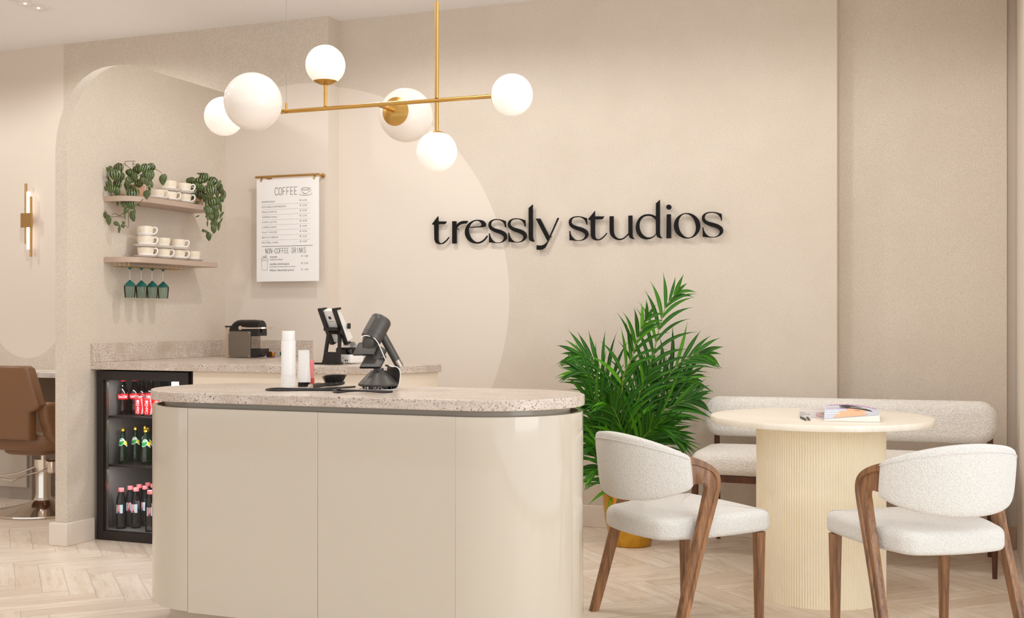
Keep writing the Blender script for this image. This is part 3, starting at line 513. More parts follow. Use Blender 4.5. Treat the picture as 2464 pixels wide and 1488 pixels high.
# ------------------------------------------------------------------ menu board
BX0, BX1, BZ0, BZ1, BY = -4.0141, -3.5831, 1.3825, 1.998, 6.06
t = thing('menu_board', 'white hanging coffee menu board on a brass rail', 'menu', (BX0, BY, BZ1))
bw, bh = BX1-BX0, BZ1-BZ0
build('board', MB().box(0, bw, 0, .004, -bh, 0), M['paper'], t)
build('rail', MB().cyl((-.003, -.006, .0155), (bw+.006, -.006, .0155), .0072), M['bronze'], t)
for x in (.028, bw-.036):
    build('clip', MB().box(x, x+.011, -.004, 0, -.012, .012).box(x, x+.011, .004, .008, -.012, .012), M['bronze'], t, bevel=.001)
for x in (.052, bw-.008):
    b = MB(); b.cyl((x, -.006, .0155), (x, .066, .0155), .006); b.cyl((x, .056, .0155), (x, .0668, .0155), .0145); build('bracket', b, M['bronze'], t)
bp = lambda x, y: (x, -.0008, -y) if False else (x, -.0008, y)
rows = [('ESPRESSO', .0895, '€ 2.50'), ('DOUBLE ESPRESSO', .169, '€ 3.50'), ('MACCHIATO', .104, '€ 4.00'), ('AMERICANO', .105, '€ 2.50'), ('CAFE LATTE', .103, '€ 4.00'), ('CAPPUCINO', .103, '€ 4.00'), ('FLAT WHITE', .104, '€ 4.50'), ('BATCH BREW', .115, '€ 3.50'), ('FILTER (V60)', .113, '€ 5.00')]
def printed(name, s_, x, y, h, w, off):
    a = MB(); text(a, s_, bp, x, y, h, w, offset=off); build(name, a, M['ink'], t, smooth=0)
def rule(p0, p1, w, m): a = MB(); pen_line(a, [p0, p1], bp, w); build('rule_line', a, m, t, smooth=0)
for i, (s_, w_, p_) in enumerate(rows):
    y = -.1397-i*.0307
    printed('drink_name', s_, .0386, y, .0095, w_, -.012); printed('price', p_, .3016, y+.002, .0095, .049, -.012)
    if i < 8: rule((.0386, y-.0115), (.375, y-.0115), .0007, M['greyink'])
rule((.038, -.404), (.388, -.404), .0022, M['ink'])
for s_, y, w_, p_ in (('WATER', -.4735, .051, '€ 1.00'), ('HOME LEMONADE', -.5165, .134, '€ 2.50'), ('FRESH ORANGE JUICE', -.5535, .168, '€ 1.50')):
    printed('drink_name', s_, .0935, y, .0095, w_, 0); printed('price', p_, .3115, y+.003, .0095, .047, -.008)
printed('drink_note', '(still/sparkling)', .0935, -.4865, .0065, .088, 0); printed('drink_note', '(strawberry/lemon/forest fruit)', .0935, -.530, .0065, .177, 0)
STK = {'C': [[(.95,.78),(.78,.97),(.5,1),(.2,.93),(.05,.7),(.05,.3),(.2,.07),(.5,0),(.78,.03),(.95,.22)]], 'O': [[(.5,1),(.2,.93),(.04,.7),(.04,.3),(.2,.07),(.5,0),(.8,.07),(.96,.3),(.96,.7),(.8,.93),(.5,1)]],
       'F': [[(.12,0),(.12,1),(.9,1)],[(.12,.48),(.75,.48)]], 'E': [[(.9,0),(.12,0),(.12,1),(.9,1)],[(.12,.48),(.75,.48)]], 'N': [[(.1,0),(.1,1),(.9,0),(.9,1)]], '-': [[(.1,.45),(.9,.45)]],
       'D': [[(.1,0),(.1,1),(.5,1),(.85,.8),(.93,.5),(.85,.2),(.5,0),(.1,0)]], 'R': [[(.1,0),(.1,1),(.6,1),(.88,.88),(.9,.68),(.75,.5),(.1,.47)],[(.45,.47),(.92,0)]], 'I': [[(.5,0),(.5,1)]], 'K': [[(.1,0),(.1,1)],[(.9,1),(.12,.42)],[(.35,.58),(.92,0)]],
       'S': [[(.88,.82),(.7,.98),(.4,1),(.15,.88),(.14,.65),(.35,.52),(.65,.46),(.88,.32),(.85,.12),(.6,0),(.3,.02),(.1,.2)]], ' ': []}
def strokes(mb, s_, x, y, h, width, wd):
    cell = width/len(s_)
    for i, ch in enumerate(s_):
        for ln_ in STK[ch]: pen_line(mb, [(x+(i+.1+.8*p[0])*cell, y+p[1]*h) for p in ([tuple(q) for q in crom(ln_, 5)] if ch in 'COS' else ln_)], bp, wd)
hd = MB(); strokes(hd, 'COFFEE', .1265, -.0966, .0445, .160, .0024); build('heading', hd, M['ink'], t, smooth=0); hd = MB(); strokes(hd, 'NON-COFFEE DRINKS', .060, -.446, .030, .285, .0019); build('heading', hd, M['ink'], t, smooth=0)
dw = MB()
ell = lambda cx, cy, a, b, a0=0, a1=360, n=28: [(cx+a*cos(radians(a0+(a1-a0)*i/n)), cy+b*sin(radians(a0+(a1-a0)*i/n))) for i in range(n+1)]
for pts in (ell(.340,-.0665,.028,.0085), ell(.340,-.067,.0235,.0055), ell(.340,-.0665,.028,.029,180,360), ell(.366,-.073,.013,.012,-100,120), ell(.342,-.0975,.044,.0085,150,392), ell(.342,-.098,.026,.0055,180,360), [(.322,-.085),(.330,-.092),(.345,-.094)]): pen_line(dw, pts, bp, .0011)
build('cup_drawing', dw, M['ink'], t, smooth=0); dw = MB()
for pts in (ell(.057,-.478,.0225,.006), [(.0345,-.478),(.0385,-.543)], [(.0795,-.478),(.0755,-.543)], ell(.057,-.543,.0185,.0045,180,360), ell(.050,-.470,.012,.008,0,180), ell(.053,-.468,.006,.006), [(.058,-.472),(.066,-.456),(.069,-.457),(.061,-.473)], [(.066,-.472),(.074,-.459)], [(.036,-.490),(.078,-.490)]): pen_line(dw, pts, bp, .0011)
build('glass_drawing', dw, M['ink'], t, smooth=0)
# ------------------------------------------------------------------ wall sign
t = thing('wall_sign', 'dark raised lettering reading tressly studios on the back wall', 'sign', (-1.75, 6.222, 1.48))
def smooth_outline(pts):
    n = len(pts); cs = [i for i in range(n) if pts[i][2]]
    P = [(p[0]/1e4, p[1]/1e4) for p in pts]
    if not cs: return [tuple(p) for p in crom(P, 5, True)]
    out = []
    for a, b in zip(cs, cs[1:]+[cs[0]+n]):
        seg = [P[i % n] for i in range(a, b+1)]
        if len(seg) == 2: out.append(seg[0])
        else: out += [tuple(p) for p in crom(seg, 5)][:-1]
    return out
for L_ in LETTERS:
    cu = bpy.data.curves.new('letter', 'CURVE'); cu.dimensions = '2D'; cu.fill_mode = 'BOTH'; cu.extrude = .006
    for pts in L_:
        q = smooth_outline(pts); sp = cu.splines.new('POLY'); sp.points.add(len(q)-1); sp.use_cyclic_u = True
        for a, b in zip(sp.points, q): a.co = (b[0]+1.75, b[1]-1.48, 0, 1)
    ob = bpy.data.objects.new('letter', cu); COL.objects.link(ob); dg = bpy.context.evaluated_depsgraph_get()
    me = bpy.data.meshes.new_from_object(ob.evaluated_get(dg)); bpy.data.objects.remove(ob); bpy.data.curves.remove(cu)
    me.transform(Matrix(((1,0,0,0),(0,0,-1,.006),(0,1,0,0),(0,0,0,1)))); me.materials.clear(); me.materials.append(M['sign'])
    # stand-off pins reach the plaster
    xs = [v.co.x for v in me.vertices]; zs = [v.co.z for v in me.vertices]
    o = bpy.data.objects.new('letter', me); COL.objects.link(o); o.parent = t
    pin = MB(); far = [v.co for v in me.vertices]
    xm = [p for p in far if abs(p.z-(min(zs)+max(zs))/2) < .03] or far
    lo = min(xm, key=lambda p: p.x); pin.cyl((lo.x+.004, .011, lo.z), (lo.x+.004, 0.0308, lo.z), .0025, n=8); build('pin', pin, M['sign'], o)
# ------------------------------------------------------------------ wall sconce
t = thing('wall_sconce', 'brass wall sconce with slim lit tubes beside the mirror bay', 'sconce', (-5.804, 6.127, 1.81))
build('backplate', MB().box(-.047, .047, -.062, -.050, -.047, .047).box(-.012, .0, -.050, -.0003, -.02, .02), M['bronze'], t, bevel=.001)
for x, za, zb_ in ((-.021, -.155, .245), (.0215, -.241, .157)): build('brass_tube', MB().cyl((x, -.040, za), (x, -.040, zb_), .0085, n=16), M['bronze'], t)
for za, zb_ in ((.03, .191), (-.191, -.03)): build('light_tube', MB().cyl((-.003, -.036, za), (-.003, -.036, zb_), .0118, n=18), M['tube'], t)
# ------------------------------------------------------------------ chandelier
CB = (-2.09, 3.8412, 1.946)
t = thing('globe_chandelier', 'brass bar chandelier with six opal globes over the reception desk', 'chandelier', CB)
bx = lambda x: x+2.09
build('bar', MB().cyl((bx(-2.645), 0, 0), (bx(-1.56), 0, 0), .0075), M['brass'], t)
build('drop_rod', MB().cyl((bx(-1.784), 0, .0075), (bx(-1.784), 0, .356), .0075).cyl((bx(-1.784), 0, -.13), (bx(-1.784), 0, -.0075), .0075), M['brass'], t)
build('suspension_wire', MB().cyl((bx(-1.784), 0, .356), (bx(-1.784), 0, ZC-1.946), .0014, n=6), M['steel'], t)
build('suspension_wire', MB().cyl((bx(-2.412), 0, .03), (bx(-2.412), 0, ZC-1.946), .0009, n=6), M['steel'], t)
build('wire_fixing', MB().cyl((bx(-2.412), 0, .005), (bx(-2.412), 0, .032), .0045, n=10), M['brass'], t)
def globe(c, d, r, cap_r, arm, gm='globe'):         # globe centre, unit vector from globe to its cap, globe radius, cap radius, arm length
    c = Vector(c); d = Vector(d)
    g_ = MB(); g_.m = Matrix.Translation(c); g_.sphere((0,0,0), r, 40, 24); go = build('globe', g_, M[gm], t, smooth=180)
    k = MB(); k.m = Matrix.Translation(c) @ d.to_track_quat('Z', 'Y').to_matrix().to_4x4()
    a0 = math.asin(cap_r/r); prof = [((r+.001)*sin(a0*(1-i/8)), (r+.001)*cos(a0*(1-i/8))) for i in range(9)]
    prof = [(cap_r*.97, (r-.002)*cos(a0))]+prof[:-1]+[(.0005, r+.004)]; k.lathe(prof, 32); build('cap', k, M['brass'], go)
    if arm: build('arm', MB().cyl(tuple(c+d*(r)), tuple(c+d*(r+arm)), .0065), M['brass'], t)
globe((bx(-2.693), 0, -.001), (1,0,0), .0755, .03, 0)
globe((bx(-1.4934), 0, 0), (-1,0,0), .0735, .028, 0)
globe((bx(-2.2427), 0, .163), (0,0,-1), .0745, .044, .08)
globe((bx(-1.784), 0, -.185), (0,0,1), .0735, .036, 0)
globe((bx(-2.4104), -.2250, -.002), (0,1,0), .1045, .05, .118, 'globe_dim')
globe((bx(-2.0312), .2500, .002), (0,-1,0), .1045, .0545, .142, 'globe_dim')
# ------------------------------------------------------------------ round table
TX, TY = -.578, 5.055
t = thing('pedestal_table', 'pale round wooden table on a fluted drum base', 'table', (TX, TY, 0))
build('tabletop', MB().lathe([(.001,.726),(.452,.726),(.4535,.728),(.4535,.748),(.452,.75),(.001,.75)], 128), M['paleash'], t)
N = 150; pl = []
for i in range(N):
    for k, (da, dr) in enumerate(((-.5,-.0042),(-.32,-.0012),(-.12,0),(.12,0),(.32,-.0012))):
        a = 2*pi*(i+da)/N; pl.append(((.2635+dr)*cos(a), (.2635+dr)*sin(a)))
build('drum_base', MB().prism(pl, 0, .726), M['fluted'], t, smooth=25)
# ------------------------------------------------------------------ chairs
def make_chair():
    t = thing('dining_chair', '', 'chair')
    # seat
    hw_f, hw_b, yf, yb = .256, .207, .270, -.205
    pts = [(hw_f-.045,yf),(hw_f-.009,yf-.012),(hw_f,yf-.06),(hw_f-.008,0),(hw_b+.012,yb+.09),(hw_b-.01,yb+.035),(hw_b-.06,yb+.004),(0,yb-.012)]
    pts = pts+[(-x,y) for x,y in pts[-2::-1]]+[(0,yf+.008)]
    outl = [(p.x,p.y) for p in crom([(x,y,0) for x,y in pts], 6, True)]
    ar = sum(outl[i-1][0]*outl[i][1]-outl[i][0]*outl[i-1][1] for i in range(len(outl)))
    if ar < 0: outl = outl[::-1]
    s = MB(); pillow(s, outl, .356, .437, .02, lambda x, y, d: (x, y, d+.006*(y/.25)), crown=.012, r2=.03); build('seat', s, M['boucle'], t, smooth=180)
    # backrest shell: phi along the curve, v up
    nu, nv = 48, 18; yc = -.025
    def shell(ph, v, off):
        e = abs(ph)/radians(74); top = .738-.075*e**2.0; bot = .488+.062*e**2.2
        z = bot+(top-bot)*v; lean = -.030*(z-.49)/.25
        a, b = .262+off, .222+off
        return (a*sin(ph), yc-b*cos(ph)+lean, z)
    rings = []; nz = 26
    # closed cross-section per phi (outer face up, over the top, inner face down), rounded ends
    PH = [radians(-74+148*i/nu) for i in range(nu+1)]
    for ph in PH:
        e = max(0, (abs(ph)/radians(74)-.9)/.1); th = .024*sqrt(max(0.02, 1-e*e)); vs = .06*(1-sqrt(max(0, 1-e*e)))
        sec = []
        for k in range(nz):
            ang = 2*pi*k/nz
            c_, s_ = cos(ang), sin(ang); o_ = th*(abs(c_)**.35)*(1 if c_ >= 0 else -1); v = .5+(.5-vs)*(abs(s_)**.6)*(1 if s_ >= 0 else -1)
            sec.append(shell(ph, v, o_))
        rings.append(sec)
    b = MB(); b.loft(rings); build('backrest', b, M['boucle'], t, smooth=180)
    sm = [shell(ph, .895, .0225) for ph in [radians(-71+142*i/40) for i in range(41)]]
    build('piping', MB().sweep(sm, .0020, 8), M['boucle'], t)
    for sd in (-1, 1):
        # rear leg rising into the arm that wraps round to the backrest: front and back edges in (y, z)
        fe = [(-.169,0),(-.128,.13),(-.088,.26),(-.047,.38),(-.014,.475),(.004,.530),(.010,.565),(.004,.596),(-.016,.620),(-.048,.640),(-.085,.655),(-.125,.664),(-.150,.664)]
        be = [(-.205,0),(-.165,.137),(-.128,.268),(-.092,.388),(-.066,.478),(-.054,.520),(-.048,.538),(-.049,.552),(-.057,.561),(-.073,.563),(-.095,.560),(-.125,.556),(-.150,.555)]
        xo = [.273,.270,.267,.264,.2625,.2615,.261,.260,.2585,.254,.246,.232,.222]
        th = [.026,.028,.029,.030,.030,.030,.030,.029,.027,.025,.023,.022,.022]
        rings = []
        for (fy_, fz), (by, bz), x_, h_ in zip(fe, be, xo, th):
            cy_, cz_ = (fy_+by)/2, (fz+bz)/2; ring = []
            for a, q in ((-1,-1),(1,-1),(1,1),(-1,1)):
                for (u, v) in (((a,q*.7),(a*.86,q)) if a*q > 0 else ((a*.86,q),(a,q*.7))):
                    k = (u+1)/2; ring.append((sd*(x_+v*h_/2), by+(fy_-by)*k, bz+(fz-bz)*k))
            rings.append(ring)
        n = len(rings[0]); cols = [crom([r[k] for r in rings], 5) for k in range(n)]
        rings = [[tuple(cols[k][j]) for k in range(n)] for j in range(len(cols[0]))]
        lg = MB().loft(rings)
        # raised rib along the front and top edge
        fe3 = [Vector((sd*(x_+h_/2-.004), fy_, fz)) for (fy_, fz), x_, h_ in zip(fe, xo, th)]; be3 = [Vector((sd*(x_+h_/2-.004), by, bz)) for (by, bz), x_, h_ in zip(be, xo, th)]
        rr_ = []
        for i, (p_, q_) in enumerate(zip(fe3, be3)):
            k = .58-.26*min(1, i/8) if i < 10 else .30; m_ = p_.lerp(q_, k); up_ = Vector((sd*.0105, 0, 0)); e_ = p_.lerp(q_, -.01)
            rr_.append([tuple(e_), tuple(e_.lerp(m_, .12)+up_), tuple(m_.lerp(e_, .16)+up_), tuple(m_)])
        cl_ = [crom([r[k] for r in rr_], 5) for k in range(4)]
        lg.loft([[tuple(cl_[k][j]) for k in range(4)] for j in range(len(cl_[0]))])
        build('rear_leg', lg, M['walnut'], t, smooth=35)
        f = MB(); fx, fy = sd*.226, .222
        f.loft([[(fx+sd*.006+a*w/2, fy+.004+q*w/2, z) for a, q in ((-1,-.7),(-.7,-1),(.7,-1),(1,-.7),(1,.7),(.7,1),(-.7,1),(-1,.7))] for z, w in ((0,.028),(.2,.034),(.36,.040))])
        build('front_leg', f, M['walnut'], t, smooth=30)
    return t
ch = make_chair(); tag(ch, 'white boucle dining chair with bent walnut legs in front of the palm', 'chair', 'dining chairs at the round table')
ch.location = (-1.055, 4.42, 0); ch.rotation_euler = (0, 0, radians(-40.6))
c2 = copy_tree(ch); tag(c2, 'white boucle dining chair with bent walnut legs near the right-hand wall', 'chair', 'dining chairs at the round table')
c2.location = (-.141, 4.464, 0); c2.rotation_euler = (0, 0, radians(36.2))
# ------------------------------------------------------------------ bench
t = thing('upholstered_bench', 'long white boucle bench with dark wooden legs against the back wall', 'bench', (-.58, 5.9, 0))
def knob(mb, amp, sc):                  # loops of the chunky fabric, as real relief
    out = []
    for p in mb.v:
        v = Vector(p); d = noise.noise(v*sc)*amp+noise.noise(v*sc*2.3)*amp*.5; out.append((p[0]+noise.noise(v*sc+Vector((9,1,4)))*amp*.6, p[1]-d*.3, p[2]+d))
    mb.v = out
b = MB(); ol = rrect(1.425, .205, .085, 14)
def dense(ol, step=.008):
    out = []
    for i in range(len(ol)):
        a = Vector(ol[i]); c = Vector(ol[(i+1)%len(ol)]); n = max(1, int((c-a).length/step))
        out += [tuple(a+(c-a)*j/n) for j in range(n)]
    return out
pillow(b, dense(ol), 0, .105, .045, lambda x, y, d: (x, .25-d, y+.655+.004*x), k=10, crown=.006, r2=.05); knob(b, .0016, 90)
build('backrest', b, M['boucle_big'], t, smooth=180)
b = MB(); ol = rrect(1.40, .48, .10, 12)
pillow(b, dense(ol, .02), .400, .512, .04, lambda x, y, d: (x+.008, y-.03, d), k=8, crown=.014, r2=.05); knob(b, .0014, 80); build('seat', b, M['boucle_big'], t, smooth=180)
build('seat_frame', MB().box(-.655, .685, -.245, -.222, .366, .401).box(-.655, .685, .20, .223, .366, .401).box(-.655, -.632, -.222, .20, .366, .401).box(.662, .685, -.222, .20, .366, .401), M['darkwood'], t, bevel=.004)
for x in (-.648, .678):
    build('leg', MB().lathe([(.0105,0),(.015,.2),(.018,.37)], 14, (x+.012*(1 if x>0 else -1), -.25, 0)), M['darkwood'], t)
    build('leg', MB().cyl((x, .262, 0), (x, .232, .4), .011, .016, 14).cyl((x, .232, .4), (x, .222, .60), .016, .014, 14), M['darkwood'], t)
# ------------------------------------------------------------------ reading matter on the table
bt = .7501
ax = Vector((.9436, .3309)).normalized()
t = thing('paperback_book', 'thick pale paperback with red title lying on the round table', 'book', (-.6502, 4.929, bt), atan2(.10, 1))
L, Dp, Hh = .215, .165, .0295
build('page_block', MB().box(.0015, L-.002, .002, Dp-.002, .0015, Hh-.0015), M['paper'], t)
cv = build('cover', MB().box(0, L, 0, .0014, 0, Hh).box(0, L, .0014, Dp, 0, .0014).box(0, L, .0014, Dp, Hh-.0014, Hh), plain('book_cover', (216,210,206), .55), t)
sp_ = lambda x, y: (x, -.0003, y); tp_ = lambda x, y: (x, y, Hh+.0003)
a = MB(); text(a, 'Heartwell', sp_, .004, .0215, .0035, .022); text(a, 'Roderick Jones', sp_, .004, .0145, .0042, .041); text(a, 'editors', sp_, .004, .0085, .0033, .016); build('author_names', a, M['ink'], cv, smooth=0)
a = MB(); text(a, 'COMPUTER', sp_, .068, .0150, .0080, .075); text(a, 'Theory, Techniques', sp_, .068, .0075, .0052, .075, offset=.01)
text(a, 'COMPUTER', tp_, .05, .10, .014, .12); text(a, 'Theory, Techniques', tp_, .05, .08, .008, .12)
build('title', a, plain('red_ink', (206,40,62), .5), cv, smooth=0)
t = thing('magazine', 'glossy magazine with a dark-haired cover portrait overlapping the book', 'magazine', (-.5362, 4.8158, bt), atan2(.02, .2065))
mw, ml = .212, .285
def zc(x, y):
    u = min(1, max(0, x/mw)); w = min(1, max(0, y/ml)); s = min(1, w/.42); s = s*s*(3-2*s)
    return (1-s)*(.0075+.021*u)+s*(.0395-.010*u*u+.009*w*sin(pi*u))
nx_, ny_ = 16, 20
pg = MB(); gr = [[(mw*i/nx_, ml*j/ny_) for i in range(nx_+1)] for j in range(ny_+1)]
vt = [(x, y, zc(x, y)) for r in gr for x, y in r]; vb = [(x, y, max(.0005, zc(x, y)-.0065-.021*(x/mw)*max(0, 1-y/ml*2.2))) for r in gr for x, y in r]; n1 = nx_+1
fs = [(j*n1+i, j*n1+i+1, (j+1)*n1+i+1, (j+1)*n1+i) for j in range(ny_) for i in range(nx_)]
off = len(vt); bl = [i for i in range(n1)]+[j*n1+nx_ for j in range(1, ny_+1)]+[ny_*n1+i for i in range(nx_-1, -1, -1)]+[j*n1 for j in range(ny_-1, 0, -1)]
pg.add(vt+vb, fs+[tuple(reversed([q+off for q in f])) for f in fs]+[(bl[k]+off, bl[(k+1)%len(bl)]+off, bl[(k+1)%len(bl)], bl[k]) for k in range(len(bl))])
build('pages', pg, plain('magazine_pages', (236,230,222), .5), t)
def patch(name, outline, lift, mat, par):
    a = MB(); n = len(outline); cx = sum(p[0] for p in outline)/n; cy = sum(p[1] for p in outline)/n; R = 10
    vs = [(cx, cy, zc(cx, cy)+lift)]; f = []
    for q in range(1, R+1):
        for p in outline: x, y = cx+(p[0]-cx)*q/R, cy+(p[1]-cy)*q/R; vs.append((x, y, zc(x, y)+lift))
    for i in range(n): f.append((0, 1+i, 1+(i+1)%n))
    for q in range(R-1):
        for i in range(n): a0 = 1+q*n+i; b0 = 1+q*n+(i+1)%n; f.append((a0, a0+n, b0+n, b0))
    a.add(vs, f); return build(name, a, mat, par)
def dense2(P, step=.01): return dense(P, step)
cvr = patch('cover', dense2([(0,0),(mw,0),(mw,ml),(0,ml)], .012), .0008, plain('magazine_cover', (206,211,226), .5), t)
sm_ = lambda P: [tuple(p) for p in crom([(a_, b_) for a_, b_ in P], 4, True)]
patch('cover_portrait', sm_([(.035,.008),(.06,.012),(.11,.010),(.15,.014),(.17,.05),(.15,.07),(.165,.10),(.17,.13),(.14,.145),(.10,.14),(.085,.115),(.09,.085),(.07,.085),(.05,.06)]), .0014, plain('portrait_skin', (232,186,148), .5), cvr)
patch('cover_hair', sm_([(.06,.155),(.075,.135),(.11,.13),(.15,.115),(.185,.105),(.18,.14),(.16,.19),(.12,.235),(.08,.255),(.055,.23),(.085,.21),(.055,.195),(.09,.175)]), .0019, plain('portrait_hair', (14,13,16), .5), cvr)
patch('cover_lips', sm_([(.115,.094),(.128,.098),(.142,.096),(.13,.090)]), .0020, plain('portrait_lips', (206,70,130), .35), cvr)
mp = lambda x, y: (x, y, zc(x, y)+.0026)
a = MB()
rn = random.Random(3)
for (x, y, h_, w_) in ((.012,.262,.020,.19),(.008,.115,.010,.03),(.045,.115,.010,.025),(.075,.115,.010,.02)):
    xx = x
    while xx < x+w_:
        ww = h_*.55; a.add([mp(xx, y), mp(xx+ww*.7, y), mp(xx+ww*.7, y+h_*rn.uniform(.7,1)), mp(xx, y+h_*.9)], [(0,1,2,3)]); xx += ww
build('masthead_print', a, plain('magenta_ink', (222,20,190), .4), cvr, smooth=0)
a = MB()
for (x, y, h_, w_) in ((.010,.07,.012,.04),(.010,.05,.012,.05),(.012,.19,.016,.045),(.012,.165,.014,.04),(.10,.175,.012,.07),(.105,.155,.010,.05)):
    xx = x
    while xx < x+w_:
        ww = h_*.55; a.add([mp(xx, y), mp(xx+ww*.7, y), mp(xx+ww*.7, y+h_*rn.uniform(.7,1)), mp(xx, y+h_*.9)], [(0,1,2,3)]); xx += ww
build('headline_print', a, M['paper'], cvr, smooth=0)
for (p0, p1, lab) in (((-.640,4.915),(-.598,4.785),'longer black pen lying on the table before the book'), ((-.6145,4.915),(-.5865,4.79),'shorter black pen beside the magazine edge')):
    v = Vector((p1[0]-p0[0], p1[1]-p0[1])); ang = atan2(v.y, v.x); Lp = v.length*(.97 if 'longer' in lab else .90)
    t = thing('pen', lab, 'pen', (p0[0], p0[1], bt+.0042), ang, 'pens on the round table')
    build('barrel', MB().cyl((0,0,0), (Lp-.012,0,0), .0041, n=14), M['black'], t); build('tip', MB().cyl((Lp-.012,0,0), (Lp,0,0), .0038, .001, n=14), M['chrome'], t)
# ------------------------------------------------------------------ palm in a gold pot
PX, PY = -1.612, 5.83
t = thing('potted_palm', 'tall green palm in a shiny gold pot beside the bench', 'plant', (PX, PY, 0))
build('pot', MB().lathe([(.001,0),(.098,0),(.104,.006),(.118,.06),(.135,.14),(.145,.22),(.1485,.305),(.1485,.31),(.143,.31),(.140,.29),(.001,.285)], 56), M['gold'], t)
build('soil', MB().lathe([(.001,.296),(.07,.294),(.1395,.288)], 30), M['soil'], t)
LT = Vector((cos(radians(21.2447)), sin(radians(21.2447)), 0)); BK = Vector((-LT.y, LT.x, 0)); UP = Vector((0,0,1))
def ribbon(mb, path, wid, nrm, tone, fold=.25):
    # tapering leaf blade with a folded midrib; uv.x runs -1..1 across
    vs = []; uv = []; n = len(path)
    for i, p in enumerate(path):
        tg = (path[min(i+1,n-1)]-path[max(i-1,0)]).normalized(); sd = tg.cross(nrm).normalized(); nn = sd.cross(tg)
        q = i/(n-1); w = wid*max(.02, (sin(pi*min(1, q*.92+.10))**.7)*(1-q**4)); 
        for k in (-1, 0, 1): vs.append(p+sd*(w/2*k)+nn*(w*fold*abs(k))); uv.append((k, q))
    f = []
    for i in range(n-1):
        a = i*3; f += [(a,a+1,a+4,a+3),(a+1,a+2,a+5,a+4)]
    mb.add([tuple(v) for v in vs], f, uv, tone)
rn = random.Random(11)
for pts, dp in FRONDS:
    P3 = []
    for k, (l, z) in enumerate(pts):
        q = k/(len(pts)-1); P3.append(LT*(l/1000)+UP*(z/1000)+BK*(dp/1000*q-.02))
    base = LT*rn.uniform(-.06,.05)+BK*rn.uniform(-.05,.05)+UP*.29
    full = crom([base, base*.5+P3[0]*.5+UP*.02]+P3, 7); st = [Vector(p) for p in full]
    fo = MB()
    sm_n = len(st); start = int(7*1.5)
    tot = sm_n-start; nl = 14
    for k in range(nl):
        q = k/(nl-1); ip = start+q*(tot-2); i0 = int(ip); p = st[i0].lerp(st[min(i0+1,sm_n-1)], ip-i0); tg = (st[min(i0+2,sm_n-1)]-st[max(i0-1,0)]).normalized()
        L_ = (.16+.15*sin(pi*min(1,.18+.75*q)))*rn.uniform(.85,1.1)*(1-.35*q)
        for sd in (-1, 1):
            side = tg.cross(BK).normalized()*sd
            dirv = (tg*(1.15+.5*q)+side*(.90-.35*q)+BK*rn.uniform(-.30,.30)).normalized()
            path = []; pos = p.copy(); d = dirv.copy(); m_ = 8
            for j in range(m_+1):
                path.append(pos.copy()); pos = pos+d*(L_/m_); d = (d+UP*(-.075-.07*q*(j/m_))*(1.0 if abs(d.x) > .2 else .4)+side*.035).normalized()
            ribbon(fo, path, .0185*rn.uniform(.85,1.2), (BK*-1+UP*.35+side*rn.uniform(-.3,.3)).normalized(), min(1, max(0, rn.gauss(.5,.22))))
    path = [st[-1]+(st[-1]-st[-2]).normalized()*(.10*j/6)-UP*(.02*(j/6)**2) for j in range(7)]; ribbon(fo, path, .016, -BK, .6)
    fr_ = build('frond', fo, M['palm'], t, smooth=60)
    build('frond_stem', MB().sweep(st[::2], [.006*(1-.75*i/len(st[::2])) for i in range(len(st[::2]))], 8), M['palmstem'], fr_)
# small bright shoots over the soil
# ------------------------------------------------------------------ trailing plants on the shelf
def leaf(mb, c, L_, Wd, ang, rn, face):
    # oval pointed leaf, uv.x normalised across its own width, uv.y along
    nL, nW = 9, 6; roll = rn.uniform(-.35,.35); pitch = rn.uniform(-.35,.15)
    U = LT*cos(ang)+UP*sin(ang)*1.0; Dn = LT*sin(ang)-UP*cos(ang)
    F_ = -BK
    U = (U*cos(roll)+F_*sin(roll)); Dn = (Dn*cos(pitch)+F_*sin(pitch)); Nn = U.cross(Dn); Nn = Nn if Nn.dot(F_) > 0 else -Nn
    vs = []; uv = []; f = []
    for j in range(nL+1):
        q = j/nL; w = (sin(pi*q**.78)**.72 if 0 < q < 1 else 0)*Wd/2
        w = max(w, .0004)
        for i in range(nW+1):
            s_ = -1+2*i/nW; bulge = .16*Wd*(1-s_*s_)*sin(pi*q)+.05*L_*sin(pi*q)
            vs.append(tuple(c+Dn*((q-.5)*L_)+U*(w*s_)+Nn*bulge)); uv.append((s_, q))
    n1 = nW+1
    for j in range(nL):
        for i in range(nW): f.append((j*n1+i, j*n1+i+1, (j+1)*n1+i+1, (j+1)*n1+i))
    mb.add(vs, f, uv, max(0, rn.gauss(.15,.32)))
